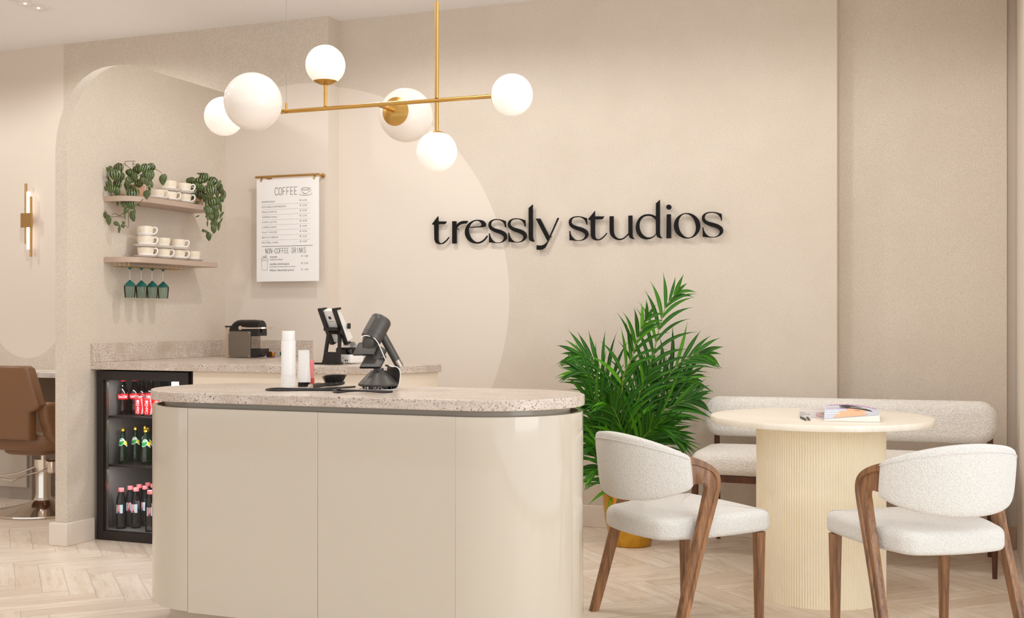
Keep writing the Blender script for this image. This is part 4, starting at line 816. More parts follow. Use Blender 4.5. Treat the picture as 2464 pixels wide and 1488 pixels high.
def trailing(loc, leaves, stems, label, pot, seed, dmax):
    t = thing('trailing_plant', label, 'plant', loc); rn = random.Random(seed)
    build('pot', MB().lathe(pot, 40), M['terracotta'], t); r_ = pot[-2][0]; zt_ = pot[-1][1]
    fo = MB(); sm = MB()
    def dep(l, z): # leaves spill forward over the pot and the shelf edge
        d = .055+.03*min(1, abs(l)/100)
        if z < 0: d = .095
        return min(d, dmax)
    for l, z, a, b, g_ in leaves:
        leaf(fo, LT*(l/1000)+UP*(z/1000)-BK*(dep(l, z)+rn.uniform(-.02,.03)*(z > 0)), a/1000*1.42, b/1000*1.5, radians(g_), rn, 1)
    for l, z, a, b, g_ in leaves:
        if a > 60 and rn.random() < .75: leaf(fo, LT*((l+rn.uniform(-16,16))/1000)+UP*((z+rn.uniform(-14,14))/1000)-BK*(dep(l, z)-.03*(z > 25)-rn.uniform(0,.012)), a/1000*1.05, b/1000*1.1, radians(g_+rn.uniform(-40,40)), rn, 1)
    for s_ in stems:
        P = [LT*(l/1000)+UP*(z/1000)-BK*(dep(l, z)-.004 if k else .0+.02) for k, (l, z) in enumerate(s_)]
        sm.sweep(crom(P, 5), .0013, 6)
    build('foliage', fo, M['pep'], t, smooth=60); build('stems', sm, M['stem'], t); build('soil', MB().lathe([(.001, zt_-.006),(pot[2][0]*.8, zt_-.008)], 20), M['soil'], t)
trailing((-4.185, 5.17, 1.8104), LPL, LPS, 'bushy trailing plant with striped leaves at the open end of the upper shelf', [(.001,0),(.036,0),(.041,.01),(.045,.068),(.042,.068),(.039,.055),(.001,.055)], 5, .1)
trailing((-4.175, 5.69, 1.8104), RPL, RPS, 'striped-leaf plant cascading off the shelf end by the menu', [(.001,0),(.033,0),(.037,.01),(.041,.066),(.038,.066),(.035,.055),(.001,.055)], 8, .1)
# ------------------------------------------------------------------ styling bay behind the divider
t = thing('styling_console', 'white marble styling shelf over a grey drawer unit', 'console', (-5.9, 6.0, 0))
build('marble_top', MB().box(-2.4, 1.53, -.2375, .126, .789, .8213), M['marble'], t, bevel=.002)
cb = build('drawer_unit', MB().box(-2.2, .33, -.13, .126, .0, .789), plain('grey_carcass', (168,156,143), .45), t)
build('drawer', MB().box(-.35, .305, -.148, -.131, .08, .36), M['drawer'], cb, bevel=.002); build('drawer', MB().box(-.35, .305, -.148, -.131, .365, .70), M['drawer'], cb, bevel=.002)
t = thing('salon_chair', 'brown leather salon chair on a chrome hydraulic base', 'salon chair', (-5.17, 5.54, 0), radians(0))
t.rotation_euler = (0, 0, radians(21.24-20))
build('base_disc', MB().lathe([(.001,.0),(.285,.0),(.29,.006),(.288,.014),(.20,.028),(.10,.05),(.055,.075),(.05,.09),(.001,.09)], 56), M['chrome'], t)
build('column', MB().lathe([(.048,.085),(.046,.10),(.043,.11),(.043,.30),(.001,.302)], 28).lathe([(.05,.27),(.0505,.318),(.001,.32)], 28), M['chrome'], t)
build('piston', MB().cyl((0,0,.315), (0,0,.41), .014), M['chrome'], t)
build('pedal', MB().box(.05, .095, -.03, .03, .235, .315), M['chrome'], t, bevel=.01)
fp = crom([(.06,-.02,.26),(-.02,-.09,.235),(-.07,-.16,.21),(-.10,-.18,.212),(-.18,-.18,.222),(-.20,-.15,.225)], 5)
build('footrest', MB().sweep(fp, .005, 8).sweep(crom([(-.20,-.15,.225),(-.12,-.09,.235),(-.04,-.03,.27)], 5), .005, 8), M['chrome'], t)
def cush(outline, d0, d1, r, put, name, crown=0): b = MB(); pillow(b, outline, d0, d1, r, put, crown=crown, k=6); return build(name, b, M['tan'], t, smooth=60)
sw = [(p[0], p[1]) for p in rrect(.50, .50, .16, 8)]
cush(sw, .385, .50, .05, lambda x, y, d: (x-.02, y+.02, d), 'seat', .012)
cush(rrect(.34, .34, .1, 6), .355, .40, .03, lambda x, y, d: (x-.02, y, d), 'seat_pan')
bk = [(.21,.46),(.205,.62),(.255,.64),(.275,.665),(.19,.87),(.165,.885),(-.30,.885),(-.38,.66),(-.34,.63),(-.33,.46)]
ak = sum(bk[i-1][0]*bk[i][1]-bk[i][0]*bk[i-1][1] for i in range(len(bk)))
bk = bk if ak > 0 else bk[::-1]
cush([(x-.05, z) for x, z in bk], 0, .075, .02, lambda x, y, d: (x, -.22-d+.03*(y-.5), y), 'backrest')
arm = [(-.30,.66),(-.24,.675),(.20,.62),(.22,.56),(.10,.42),(-.05,.37),(-.16,.38),(-.24,.46),(-.29,.58)]
ak = sum(arm[i-1][0]*arm[i][1]-arm[i][0]*arm[i-1][1] for i in range(len(arm))); arm = arm if ak > 0 else arm[::-1]
for sx_, x0_ in ((1, .16), (-1, -.47)): 
    b = MB(); pillow(b, arm, 0, .075, .02, lambda x, y, d: (x0_+d+(.05*(x+.3) if sx_ > 0 else 0), x+.06, y), k=5); build('armrest', b, M['tan'], t, smooth=60)
# ------------------------------------------------------------------ inside the fridge
def rad(prof, z):
    for (r0, z0), (r1, z1) in zip(prof, prof[1:]):
        if z0 <= z <= z1 and z1 > z0: return r0+(r1-r0)*(z-z0)/(z1-z0)
    return prof[-1][0]
def on_side(prof, a0, lift): return lambda s, z: (lambda r: (r*cos(a0+s/r), r*sin(a0+s/r), z))(rad(prof, z)+lift)
def side_patch(mb, outline, put):
    n = len(outline); cx = sum(p[0] for p in outline)/n; cy = sum(p[1] for p in outline)/n; R = 4
    vs = [put(cx, cy)]; f = []
    for q in range(1, R+1): vs += [put(cx+(p[0]-cx)*q/R, cy+(p[1]-cy)*q/R) for p in outline]
    for i in range(n): f.append((0, 1+i, 1+(i+1)%n))
    for q in range(R-1):
        for i in range(n): a0 = 1+q*n+i; b0 = 1+q*n+(i+1)%n; f.append((a0, a0+n, b0+n, b0))
    mb.add(vs, f)
def rect(x0, x1, y0, y1, st=.004): return dense([(x0,y0),(x1,y0),(x1,y1),(x0,y1)], st)
M['cola'] = plain('cola_in_glass', (22,8,6), .04, Coat_Weight=.6); M['clear_pet'] = pane('clear_plastic', (.62,.66,.70,1), 1.5)
M['green_glass'] = NT('green_glass').p(Base_Color=lin(10,34,14), Roughness=.04, Transmission_Weight=.2, Coat_Weight=.6)
M['red'] = plain('red_label', (226,18,26), .4); M['lidred'] = plain('coral_cap', (238,120,122), .4); M['palelabel'] = plain('pale_label', (206,222,228), .4)
M['blueink'] = plain('blue_ink', (40,80,170), .5); M['greenlabel'] = plain('green_label', (22,140,60), .4); M['yellow'] = plain('yellow_label', (240,222,30), .4); M['darkgreen'] = plain('dark_green_ink', (14,70,36), .4)
M['goldcap'] = NT('gold_cap').p(Base_Color=lin(226,180,70), Metallic=1, Roughness=.25)
pv = [(.001,0),(.022,0),(.0255,.004),(.0262,.02),(.0250,.035),(.0262,.05),(.0262,.085),(.0258,.11),(.0262,.13),(.0245,.150),(.019,.172),(.0135,.188),(.0125,.196)]
def water_bottle():
    t = thing('water_bottle', '', 'bottle')
    b = build('body', MB().lathe(pv+[(.001,.196)], 28), M['clear_pet'], t)
    build('cap', MB().lathe([(.001,.194),(.0148,.194),(.0150,.199),(.0150,.211),(.0142,.213),(.001,.213)], 24), M['lidred'], t)
    a0 = -1.35; lp = on_side(pv, a0, .0006); l2 = on_side(pv, a0, .0010); l3 = on_side(pv, a0, .0014)
    a = MB(); side_patch(a, rect(-.017, .021, .083, .128), lp); lb = build('label', a, M['palelabel'], t)
    a = MB(); side_patch(a, rect(-.009, .004, .083, .128), l2); build('red_band', a, M['red'], lb)
    a = MB(); side_patch(a, rect(-.001, .006, .083, .091), l3); build('blue_mark', a, M['blueink'], lb)
    a = MB(); text(a, 'Vittel', lambda x, y: l3(.0025-y, .0905+x), 0, .001, .0105, .036, offset=.02); build('lettering', a, M['paper'], lb, smooth=0)
    return t
src = water_bottle(); G = 'small water bottles on the fridge floor'; zf = .0525
spots = [(-4.1636,5.0215,'clear water bottle with coral cap, nearest the left wall of the fridge at the front'),(-4.1697,5.1015,'clear water bottle behind the leftmost front one on the fridge floor'),(-4.1017,5.0652,'clear water bottle in the middle of the front group on the fridge floor'),
         (-4.1662,5.1702,'clear water bottle third back along the left wall of the fridge'),(-4.103,5.1391,'clear water bottle behind the middle front one on the fridge floor'),(-4.1683,5.2451,'clear water bottle at the far back of the fridge floor'),
         (-4.1069,5.212,'clear water bottle near the back, half hidden by the reception desk'),(-4.0286,5.1298,'clear water bottle peeking out behind the reception desk edge'),(-3.965,5.0065,'clear water bottle closest to the glass, beside the reception desk edge')]
for i, (x, y, l) in enumerate(spots): place(src, (x, y, zf), (.0,.25,-.1,.1,-.2,.3,.1,.2,.38)[i], l, 'bottle', G)
pp = [(.001,0),(.024,0),(.0285,.006),(.0295,.02),(.0285,.045),(.0255,.075),(.021,.105),(.0160,.130),(.0128,.150),(.0115,.168),(.0125,.172)]
def green_bottle():
    t = thing('sparkling_water_bottle', '', 'bottle')
    build('body', MB().lathe(pp+[(.001,.172)], 28), M['green_glass'], t)
    build('cap', MB().lathe([(.001,.171),(.0140,.170),(.0142,.174),(.0125,.177),(.0125,.181),(.0142,.1825),(.0142,.1855),(.001,.1865)], 24), M['goldcap'], t)
    a0 = -1.45
    L1, L2, L3, L4 = [on_side(pp, a0, q) for q in (.0006,.0010,.0013,.0017)]
    ov = lambda k: [(.000+.0185*k*cos(2*pi*i/28)+.004*k*sin(2*pi*i/28), .113+.020*k*sin(2*pi*i/28)) for i in range(28)]
    a = MB(); side_patch(a, ov(1.0), L1); side_patch(a, dense([(.014,.104),(.040,.086),(.038,.112),(.014,.124)], .003), L1); lb = build('label', a, M['paper'], t)
    a = MB(); side_patch(a, ov(.88), L2); build('green_oval', a, M['greenlabel'], lb)
    a = MB(); side_patch(a, dense([(.017,.106),(.0375,.091),(.036,.110),(.017,.121)], .003), L2); build('yellow_flag', a, M['yellow'], lb)
    a = MB(); side_patch(a, dense([(-.013,.112),(.014,.120),(.013,.128),(-.010,.122)], .003), L3); build('name_band', a, M['paper'], lb)
    a = MB(); text(a, 'Perrier', lambda x, y: L4(x-.0125, .1128+y+.28*x), 0, 0, .007, .025, offset=.02); build('lettering', a, M['darkgreen'], lb, smooth=0)
    return t
src = green_bottle(); G = 'green bottles on the middle fridge shelf'
for x, y, l in [(-4.1906,5.0689,'green glass bottle with gold cap, leftmost on the middle fridge shelf'),(-4.1743,5.1497,'green glass bottle behind the leftmost one on the middle fridge shelf'),(-4.1712,5.2245,'green glass bottle third from the front along the fridge wall, middle shelf'),
                (-4.0934,5.1501,'green glass bottle directly behind the front one, middle fridge shelf'),(-4.1721,5.3102,'green glass bottle at the back of the middle fridge shelf'),(-4.0250,5.1762,'green glass bottle half hidden by the desk on the middle fridge shelf'),(-4.0417,5.0700,'green glass bottle closest to the glass door, middle fridge shelf')]:
    place(src, (x, y, .3905), 0, l, 'bottle', G)
pc = [(.001,0),(.024,0),(.0268,.004),(.0265,.03),(.0240,.052),(.0258,.075),(.0278,.095),(.0272,.112),(.0235,.130),(.0165,.150),(.0128,.168),(.0118,.178)]
def cola_bottle():
    t = thing('cola_bottle', '', 'bottle')
    k = 8
    fill = [p for p in pc if p[1] <= .150]; body = build('body', MB().lathe(fill+[(.001,.150)], 28), M['cola'], t)
    build('neck', MB().lathe([(.0165,.150),(.0128,.168),(.0118,.178),(.0102,.178),(.0112,.168),(.0148,.151)], 24), M['clear_pet'], t)
    build('cap', MB().lathe([(.001,.177),(.0145,.1765),(.0142,.181),(.012,.184),(.001,.1845)], 24), M['red'], t)
    a0 = -.98; L1, L2 = on_side(pc, a0, .0006), on_side(pc, a0, .0011)
    a = MB(); side_patch(a, rect(-.036, .036, .081, .110), L1); lb = build('label', a, M['red'], t)
    a = MB(); text(a, 'Coca-Cola', lambda x, y: L2(x-.029, y), 0, .0895, .0135, .052, shear=.35, offset=.01); build('lettering', a, M['paper'], lb, smooth=0)
    return t
src = cola_bottle(); G = 'glass cola bottles on the top fridge shelf'
for x, y, l in [(-4.212,5.0961,'dark cola bottle with red label against the left wall of the fridge'),(-4.1755,5.1450,'dark cola bottle with red label second from the fridge wall'),(-4.1790,5.2050,'dark cola bottle behind the left drink can, its label half covered'),(-4.118,5.205,'dark cola bottle furthest from the fridge wall, behind the two cans')]:
    place(src, (x, y, .6475), 0, l, 'bottle', G)
pn = [(.001,.003),(.019,.003),(.022,0),(.0245,.004),(.0262,.010),(.0262,.090),(.0225,.099)]
def can():
    t = thing('drink_can', '', 'can')
    build('base', MB().lathe([(.001,.003),(.019,.003),(.022,0),(.0245,.004),(.0258,.008)], 30), M['steel'], t)
    build('body', MB().lathe([(.0258,.008),(.0262,.010),(.0262,.090),(.0235,.096)], 36), M['red'], t)
    build('lid', MB().lathe([(.0235,.096),(.0232,.0995),(.0220,.0995),(.0215,.0975),(.001,.0975)], 30), M['steel'], t)
    L1 = on_side(pn, -1.22, .0004); L2 = on_side(pn, -1.22, .0019)
    a = MB(); side_patch(a, sm_([(.014,.011),(.024,.011),(.026,.035),(.021,.060),(.0185,.089),(.0155,.089),(.0175,.060),(.0215,.035)]), L1); build('white_wave', a, M['paper'], t)
    a = MB(); text(a, 'Coca-Cola', lambda x, y: L2(.003-y, x+.013), 0, 0, .0165, .070, shear=.35, offset=.012); build('lettering', a, M['paper'], t, smooth=0)
    return t
src = can(); G = 'red drink cans on the top fridge shelf'
for x, y, l in [(-4.0742,5.062,'red drink can in front of the cola bottles, the left one in view'),(-4.006,5.048,'red drink can closest to the desk with a full white wave'),(-3.942,5.045,'red drink can almost hidden behind the reception desk top')]:
    place(src, (x, y, .6475), 0, l, 'can', G)
# ------------------------------------------------------------------ coffee machine and capsules
t = thing('coffee_machine', 'compact black capsule coffee machine with grey side panels on the stone worktop', 'coffee machine', (-4.068, 5.80, .9302))
Wm = .098
pr_ = [(.040,.133),(.040,.165),(.046,.190),(.058,.210),(.080,.2225),(.213,.2225),(.228,.216),(.232,.20),(.232,.133)]
pr_ = [(.037,.006)]+[(.037,.165)]+pr_[2:-1]+[(.232,.128),(.190,.128),(.190,.006)]
hb = MB()
arch_ = [(Wm/2+(Wm/2-.001)*cos(radians(a)), .165+.0575*sin(radians(a))) for a in range(0, 181, 10)]
hb.loft([[(x, y, (z if z < .166 else .165+(z-.165)*zs)) for y, z in [(Wm-.001,.128)]+arch_+[(.001,.128)]] for x, zs in ((.037,.15),(.040,.45),(.050,.78),(.066,.94),(.088,1),(.185,1),(.232,.93))])
build('head', hb, M['black'], t, smooth=40)
build('body', MB().box(.037, .188, .003, Wm-.003, .004, .16), M['black'], t, bevel=.002)
hf = MB(); hf.cyl((.231, Wm/2, .168), (.2345, Wm/2, .168), .031, .028, 28).box(.2335, .240, Wm/2-.014, Wm/2+.014, .150, .175); build('capsule_door', hf, M['gloss_black'], t)
M['grey_panel'] = NT('grey_panel').p(Base_Color=lin(128,119,108), Metallic=.6, Roughness=.4)
build('side_panel', MB().box(.035, .186, Wm-.0025, Wm+.004, .003, .155), M['grey_panel'], t, bevel=.0015)
sp = build('side_panel', MB().box(.035, .186, -.004, .0025, .003, .155), M['grey_panel'], t, bevel=.0015)
for x in (.042, .179):
    for z in (.011, .147): build('screw', MB().cyl((x, -.0065, z), (x, -.003, z), .0038, n=12), M['chrome'], sp)
vt_ = MB()
for k in range(10): vt_.box(.188, .1945, .002, Wm-.002, .056+k*.0072, .0605+k*.0072)
build('vent_grille', vt_, M['chrome'], t, bevel=.0008)
dt = MB(); dt.prism_y([(.186,.004),(.215,.004),(.250,.030),(.250,.054),(.186,.054)], .004, Wm-.004); build('drip_tray', dt, M['black'], t, bevel=.001)
build('water_tank', MB().prism([(x+.017, y+Wm/2) for x, y in rrect(.036, .075, .012)], .004, .178), NT('smoked_tank').p(Base_Color=lin(206,186,162), Roughness=.12, Metallic=.3), t)
build('tank_lid', MB().prism([(x+.018, y+Wm/2) for x, y in rrect(.042, .082, .012)], .178, .1865), M['black'], t)
lv = MB(); lv.cyl((.118, -.006, .175), (.118, .0, .175), .0125, n=20); lv.strip([(.118,-.007,.175),(.17,-.008,.173),(.22,-.008,.1735),(.262,-.006,.1745),(.275,.01,.175)], (0,0,1), [.013,.008,.0075,.008,.009], .004)
lv.strip([(.275,.01,.175),(.278,Wm/2,.175),(.275,Wm-.01,.175),(.262,Wm+.006,.1745),(.118,Wm+.007,.175)], (0,0,1), .009, .004); build('lever', lv, M['chrome'], t)
cp = [(.001,0),(.0095,0),(.012,.003),(.0155,.024),(.0185,.0245),(.0185,.026),(.001,.026)]
def capsule():
    t = build('coffee_capsule', MB().lathe(cp, 24), M['paper']); return t
for (x, y, c, lab, e, zz) in ((-3.866, 5.962, (30,60,190), 'blue coffee capsule standing beside the machine drip tray', (0,0,0), 0), (-3.842, 5.968, (110,20,160), 'purple coffee capsule between the blue and gold ones', (0,0,0), 0), (-3.800, 5.915, (214,150,34), 'gold coffee capsule lying with its face to the room', (pi/2,0,-.3), .0186), (-3.822, 6.02, (10,140,100), 'green coffee capsule lying on its side behind the white bottle', (0, pi/2-.1, .25), .0186)):
    o = build('coffee_capsule', MB().lathe(cp, 24), NT('capsule_foil').p(Base_Color=lin(*c), Metallic=.85, Roughness=.25)); o.location = (x, y, .9303+zz); o.rotation_euler = e
    tag(o, lab, 'capsule', 'coffee capsules on the worktop')
# ------------------------------------------------------------------ tablet stand and receipt printer
yaw0 = radians(21.2447)
t = thing('tablet_stand', 'black point of sale stand gripping a white tablet on the worktop', 'tablet stand', (-2.966, 5.135, .9302), yaw0-radians(35))
build('base_plate', MB().prism([(x-.024, y+.005) for x, y in rrect(.138, .085, .012)], 0, .009), M['gloss_black'], t, bevel=.002)
fr = MB()
def frame_pt(a, h): return (a, -.004+.03*(h/.17)**1.5, h)
outer = [(-.062,.006),(-.055,.022),(-.052,.05),(-.051,.150),(-.040,.166),(.026,.168),(.039,.158),(.052,.09),(.060,.022),(.066,.006)]
inn = [(-.036,.066),(-.034,.145),(-.030,.150),(.018,.150),(.025,.145),(.041,.068),(.038,.063),(-.032,.063)]
def plate(mb, poly2, d0, d1):
    n = len(poly2); v = [frame_pt(a, h) for a, h in poly2]; mb.add([(p[0],p[1]+d0,p[2]) for p in v]+[(p[0],p[1]+d1,p[2]) for p in v], [tuple(range(n)), tuple(range(2*n-1, n-1, -1))]+[(i,n+i,n+(i+1)%n,(i+1)%n) for i in range(n)])
for poly in ([(-.062,.006),(-.055,.022),(-.052,.05),(-.051,.062),(.046,.062),(.055,.058),(.060,.022),(.066,.006)], [(-.052,.060),(-.051,.150),(-.040,.166),(-.030,.166),(-.034,.148),(-.036,.060)], [(-.042,.165),(-.034,.148),(-.028,.151),(.018,.151),(.026,.146),(.034,.164),(.026,.168),(-.038,.168)], [(.018,.151),(.026,.168),(.039,.158),(.052,.09),(.055,.058),(.042,.058),(.040,.075),(.026,.145)]): plate(fr, poly, 0, .012)
build('frame', fr, M['black'], t, smooth=30)
mm = lambda h: -.020+(.270-h)*.497
tb = MB()
tl = [(-.055,.268),(.050,.268),(.050,.108),(-.055,.108)]
th_ = lambda h: .026+.022*(.268-h)/.16
tb.loft([[(a, mm(h)+off+ (th_(h) if off else 0)*1, h+ (th_(h)*.49 if off else 0)) for a, h in tl] for off in (0, .0001)])
tb_o = build('tablet', tb, M['white'], t, smooth=0, bevel=.004, seg=3)
a = MB(); fp_ = lambda x, h: (x, mm(h)-.0012, h-.0006)
side_patch(a, [(x-.006, y+.233) for x, y in rrect(.017, .014, .004)], fp_); build('camera', a, M['gloss_black'], tb_o)
a = MB(); text(a, 'SAMSUNG', fp_, -.020, .213, .004, .032); build('lettering', a, M['ink'], tb_o, smooth=0)
ar = MB()
for a0, w in ((-.046, .024), (.050, .022)):
    for (h0, h1) in ((.272, .100),):
        ar.strip([(a0, mm(h0)-.008, h0), (a0, mm(h1)-.008, h1)], (1,0,0), w, .012)
        ar.strip([(a0, mm(h0)-.014, h0+.003), (a0, mm(h0)+.030, h0+.008)], (1,0,0), w, .010)
        ar.strip([(a0, mm(h1)-.012, h1-.001), (a0, mm(h1)+.018, h1+.012)], (1,0,0), w, .006)
ar.box(-.040, .046, -.012, .030, .168, .186); build('clamp_arms', ar, M['black'], t, bevel=.001)
build('card_reader', MB().box(.0555, .068, mm(.19)+.036, mm(.19)+.052, .178, .206), M['black'], t, bevel=.003)
t = thing('receipt_printer', 'small white and black receipt printer with curling paper beside the tablet stand', 'printer', (-2.893, 5.196, .9302), yaw0-radians(40.5)+0)
# near corner at the origin: left face runs along -x, right face runs along +y
bd = [(x-.060, y+.05) for x, y in rrect(.120, .10, .018)]
b = MB(); pillow(b, bd, .004, .048, .008, lambda x, y, d: (x, y, d), k=4, r2=.001); build('body', b, M['white'], t)
b = MB(); pillow(b, inset(bd, .0015), .0485, .084, .001, lambda x, y, d: (x, y, d), k=6, r2=.014); build('cover', b, M['gloss_black'], t)
pt = MB()
for x, r_ in ((-.088,.0042),(-.034,.0048),(-.020,.0042)): pt.cyl((x, -.0004, .018), (x, .004, .018), r_, n=14)
pt.box(-.078, -.070, -.0004, .004, .014, .021); build('ports', pt, M['gloss_black'], t)
build('plug', MB().box(-.056, -.040, -.002, .004, .001, .012).box(-.072, -.042, -.0008, .003, .026, .035), plain('port_cover', (222,214,205), .4), t, bevel=.001)
pa = crom([(0,.050,.079),(0,.048,.098),(0,.030,.114),(0,.010,.108),(0,.004,.094),(0,.006,.088)], 6); pm = MB()
pm.strip([(-.03, p.y, p.z) for p in pa], (1,0,0), .052, .0006); build('receipt_paper', pm, M['paper'], t)
# ------------------------------------------------------------------ things on the reception desk
zd = .8932
def studs(mb, r, z0, z1, rows, cols, h):
    for j in range(rows):
        for i in range(cols):
            a = 2*pi*(i+.5*(j%2))/cols; dz = (z1-z0)/rows; z = z0+dz*(j+.5); da = pi/cols
            q = [(r*cos(a-da), r*sin(a-da), z), (r*cos(a), r*sin(a), z-dz*.55), (r*cos(a+da), r*sin(a+da), z), (r*cos(a), r*sin(a), z+dz*.55), ((r+h)*cos(a), (r+h)*sin(a), z)]
            mb.add(q, [(0,1,4),(1,2,4),(2,3,4),(3,0,4)])
t = thing('hair_product_bottle', 'tall white cylindrical bottle with studded base on the reception desk', 'bottle', (-2.4486, 3.914, zd))
build('body', MB().lathe([(.001,.047),(.0275,.047),(.0275,.180),(.0268,.1815),(.001,.182)], 40), M['white'], t)
build('cap', MB().lathe([(.001,.182),(.0248,.182),(.0248,.2175),(.0240,.2185),(.001,.2185)], 40), M['white'], t)
sb = MB(); sb.lathe([(.001,0),(.0262,0),(.0262,.047),(.001,.047)], 40); studs(sb, .0262, .001, .046, 7, 22, .0026); build('studded_base', sb, M['white'], t, smooth=20)
t = thing('cream_tube', 'white cosmetic tube standing on its black cap', 'tube', (-2.4231, 3.985, zd), yaw0)
build('cap', MB().lathe([(.001,0),(.0232,0),(.0232,.0175),(.001,.0175)], 36, sy=.78), M['gloss_black'], t)
rings = []
for q, rx, ry in ((.0175,.0262,.0205),(.024,.0268,.0208),(.05,.0250,.0180),(.08,.0232,.0135),(.11,.0222,.0075),(.135,.0215,.0022),(.143,.0215,.0014)): rings.append([(rx*cos(2*pi*i/36), ry*sin(2*pi*i/36), q) for i in range(36)])
build('body', MB().loft(rings), M['white'], t)
t = thing('pink_product_bottle', 'slim pink bottle with beaded base half hidden behind the white tube', 'bottle', (-2.4445, 4.066, zd)); M['pink'] = plain('coral_pink', (236,134,136), .4)
build('body', MB().lathe([(.001,.03),(.0160,.03),(.0165,.04),(.0172,.10),(.0165,.1015),(.001,.102)], 30), M['pink'], t)
sb = MB(); sb.lathe([(.001,0),(.0155,0),(.0155,.03),(.001,.03)], 30)
for z in (.004, .0115, .019, .0265):
    sb.lathe([(.0155,z-.0035),(.0185,z-.002),(.0192,z),(.0185,z+.002),(.0155,z+.0035)], 30)
build('beaded_base', sb, plain('coral_red', (222,88,94), .4), t)
br = Vector((-2.289+2.314, 4.045-3.844)); t = thing('hairbrush', 'dark paddle hairbrush with steel-ended handle lying bristles up', 'brush', (-2.314, 3.844, zd), atan2(br.y, br.x)); bl = br.length
M['smoke'] = plain('dark_wood_handle', (62,55,50), .35)
build('handle', MB().sweep([(.004,0,.010),(.02,0,.0105),(.05,0,.012),(.085,0,.012),(.11,0,.0135)], [.0085,.0095,.0105,.0075,.0085], 16), M['smoke'], t)
build('end_cap', MB().lathe([(.001,-.002),(.006,0),(.0098,.006),(.0095,.016),(.001,.016)], 18, (0,0,0)).__class__().sweep([(-.003,0,.0098),(.001,0,.0098),(.012,0,.0100)], [.003,.0085,.0098], 16), M['chrome'], t)
hd_ = MB(); ho = [(.155+.052*cos(radians(a))*(1 if cos(radians(a))>0 else 1.0), .034*sin(radians(a))) for a in range(0, 360, 10)]
pillow(hd_, ho, .0, .012, .004, lambda x, y, d: (x, y, d+.005+.05*(x-.10)), k=3); build('paddle', hd_, M['black'], t)
pd = MB(); pillow(pd, inset(ho, .006), 0, .004, .001, lambda x, y, d: (x, y, d+.0165+.05*(x-.10)), k=3, crown=.004); cu_ = build('cushion', pd, M['gloss_black'], t)
bs = MB(); rn = random.Random(6)
for i in range(-9, 10):
    for j in range(-6, 7):
        x, y = .155+i*.0049, j*.0047
        if ((x-.155)/.047)**2+(y/.029)**2 > 1: continue
        fan = Vector(((x-.155)*.30, y*.35, .026)); z0 = .0195+.05*(x-.10)
        bs.cyl((x, y, z0), (x+fan.x, y+fan.y, z0+fan.z-.12*((x-.155)**2+y*y)/.05), .00075, .0006, 5)
bo = build('bristles', bs, M['black'], t); bo['kind'] = 'stuff'
# hair dryer resting on its stand; local x runs along the view's lateral, y away, z up
t = thing('hair_dryer', 'dark grey hair dryer with nozzle resting on its stand', 'hair dryer', (-2.058, 3.915, zd), yaw0)
M['graphite'] = NT('graphite').p(Base_Color=lin(80,77,73), Metallic=.3, Roughness=.38); M['ribbonwhite'] = plain('white_edge', (240,236,230), .35)
def tube_along(p0, p1, prof, n=32):     # lathe of (radius, distance) profile along p0->p1
    d = (Vector(p1)-Vector(p0)); m = Matrix.Translation(p0) @ d.to_track_quat('Z', 'Y').to_matrix().to_4x4(); b = MB(); b.m = m; b.lathe(prof, n); return b
A0 = Vector((.012, .012, .266)); A1 = Vector((-.0265, -.020, .190)); Lb = (A1-A0).length
ab = build('barrel', tube_along(A0, A1, [(.001,-.006),(.022,-.006),(.034,-.002),(.0395,.006),(.0405,.02),(.0405,Lb-.018),(.0398,Lb-.0175),(.0390,Lb),(.033,Lb+.006),(.026,Lb+.008),(.001,Lb+.008)]), M['graphite'], t)
hp0 = A0.lerp(A1, .45)+Vector((.01, .012, -.012)); hp1 = Vector((.078, .022, .084)); hl = (hp1-hp0).length
build('handle', tube_along(hp0, hp1, [(.001,0),(.0165,0),(.0158,.03),(.0155,hl-.028),(.001,hl-.028)]), M['graphite'], t)
build('filter', tube_along(hp0, hp1, [(.0157,hl-.028),(.0157,hl),(.014,hl+.001),(.001,hl+.001)]), M['steel'], t)
def nozzle(ring, tip, top, mouth, r, w, th, nm, par):
    # round socket tapering into a flat slab whose slot keeps level
    ring, tip, top, mouth = map(Vector, (ring, tip, top, mouth)); su = Vector((1,0,0)); ax = (mouth-top).normalized(); fv = ax.cross(su).normalized(); b = MB()
    sl = [(a*w/2, q*th/2) for a, q in rrect_unit]
    b.loft([[tuple(c+su*(x*k)+fv*(y*k2)) for x, y in sl] for c, k, k2 in ((top, .90, .55), (top.lerp(mouth, .06), .97, .8), (top.lerp(mouth, .15), 1, .9), (mouth, 1, 1))])
    a2 = (tip-ring).normalized(); f2 = a2.cross(su).normalized(); s2 = f2.cross(a2)
    b.loft([[tuple(ring.lerp(tip, q)+s2*(r*k*cos(2*pi*i/28))+f2*(r*k*k3*sin(2*pi*i/28))) for i in range(28)] for q, k, k3 in ((0,1,1),(.12,1,1),(.35,.93,.9),(.6,.78,.75),(.82,.55,.55),(1,.2,.3))])
    o = build(nm, b, M['graphite'], par); s_ = MB(); c = mouth+ax*.0004
    s_.add([tuple(c+su*(x*.93)+fv*(y*.66)) for x, y in sl], [tuple(range(len(sl)))]); build('slot', s_, M['gloss_black'], o, smooth=0)
rrect_unit = [(x/.5, y/.5) for x, y in [(p[0]*(1 if abs(p[0])>.0 else 1), p[1]) for p in rrect(1, 1, .12, 4)]]
ax_ = (A1-A0).normalized()
nozzle(A1+ax_*.004, (-.046, -.036, .150), (-.033, -.022, .176), (-.0515, -.046, .1315), .0275, .0765, .013, 'nozzle', t)
t2 = thing('hair_dryer_stand', 'curved dark stand with a white edge holding the hair dryer and spare attachments', 'stand', (-2.058, 3.915, zd), yaw0)
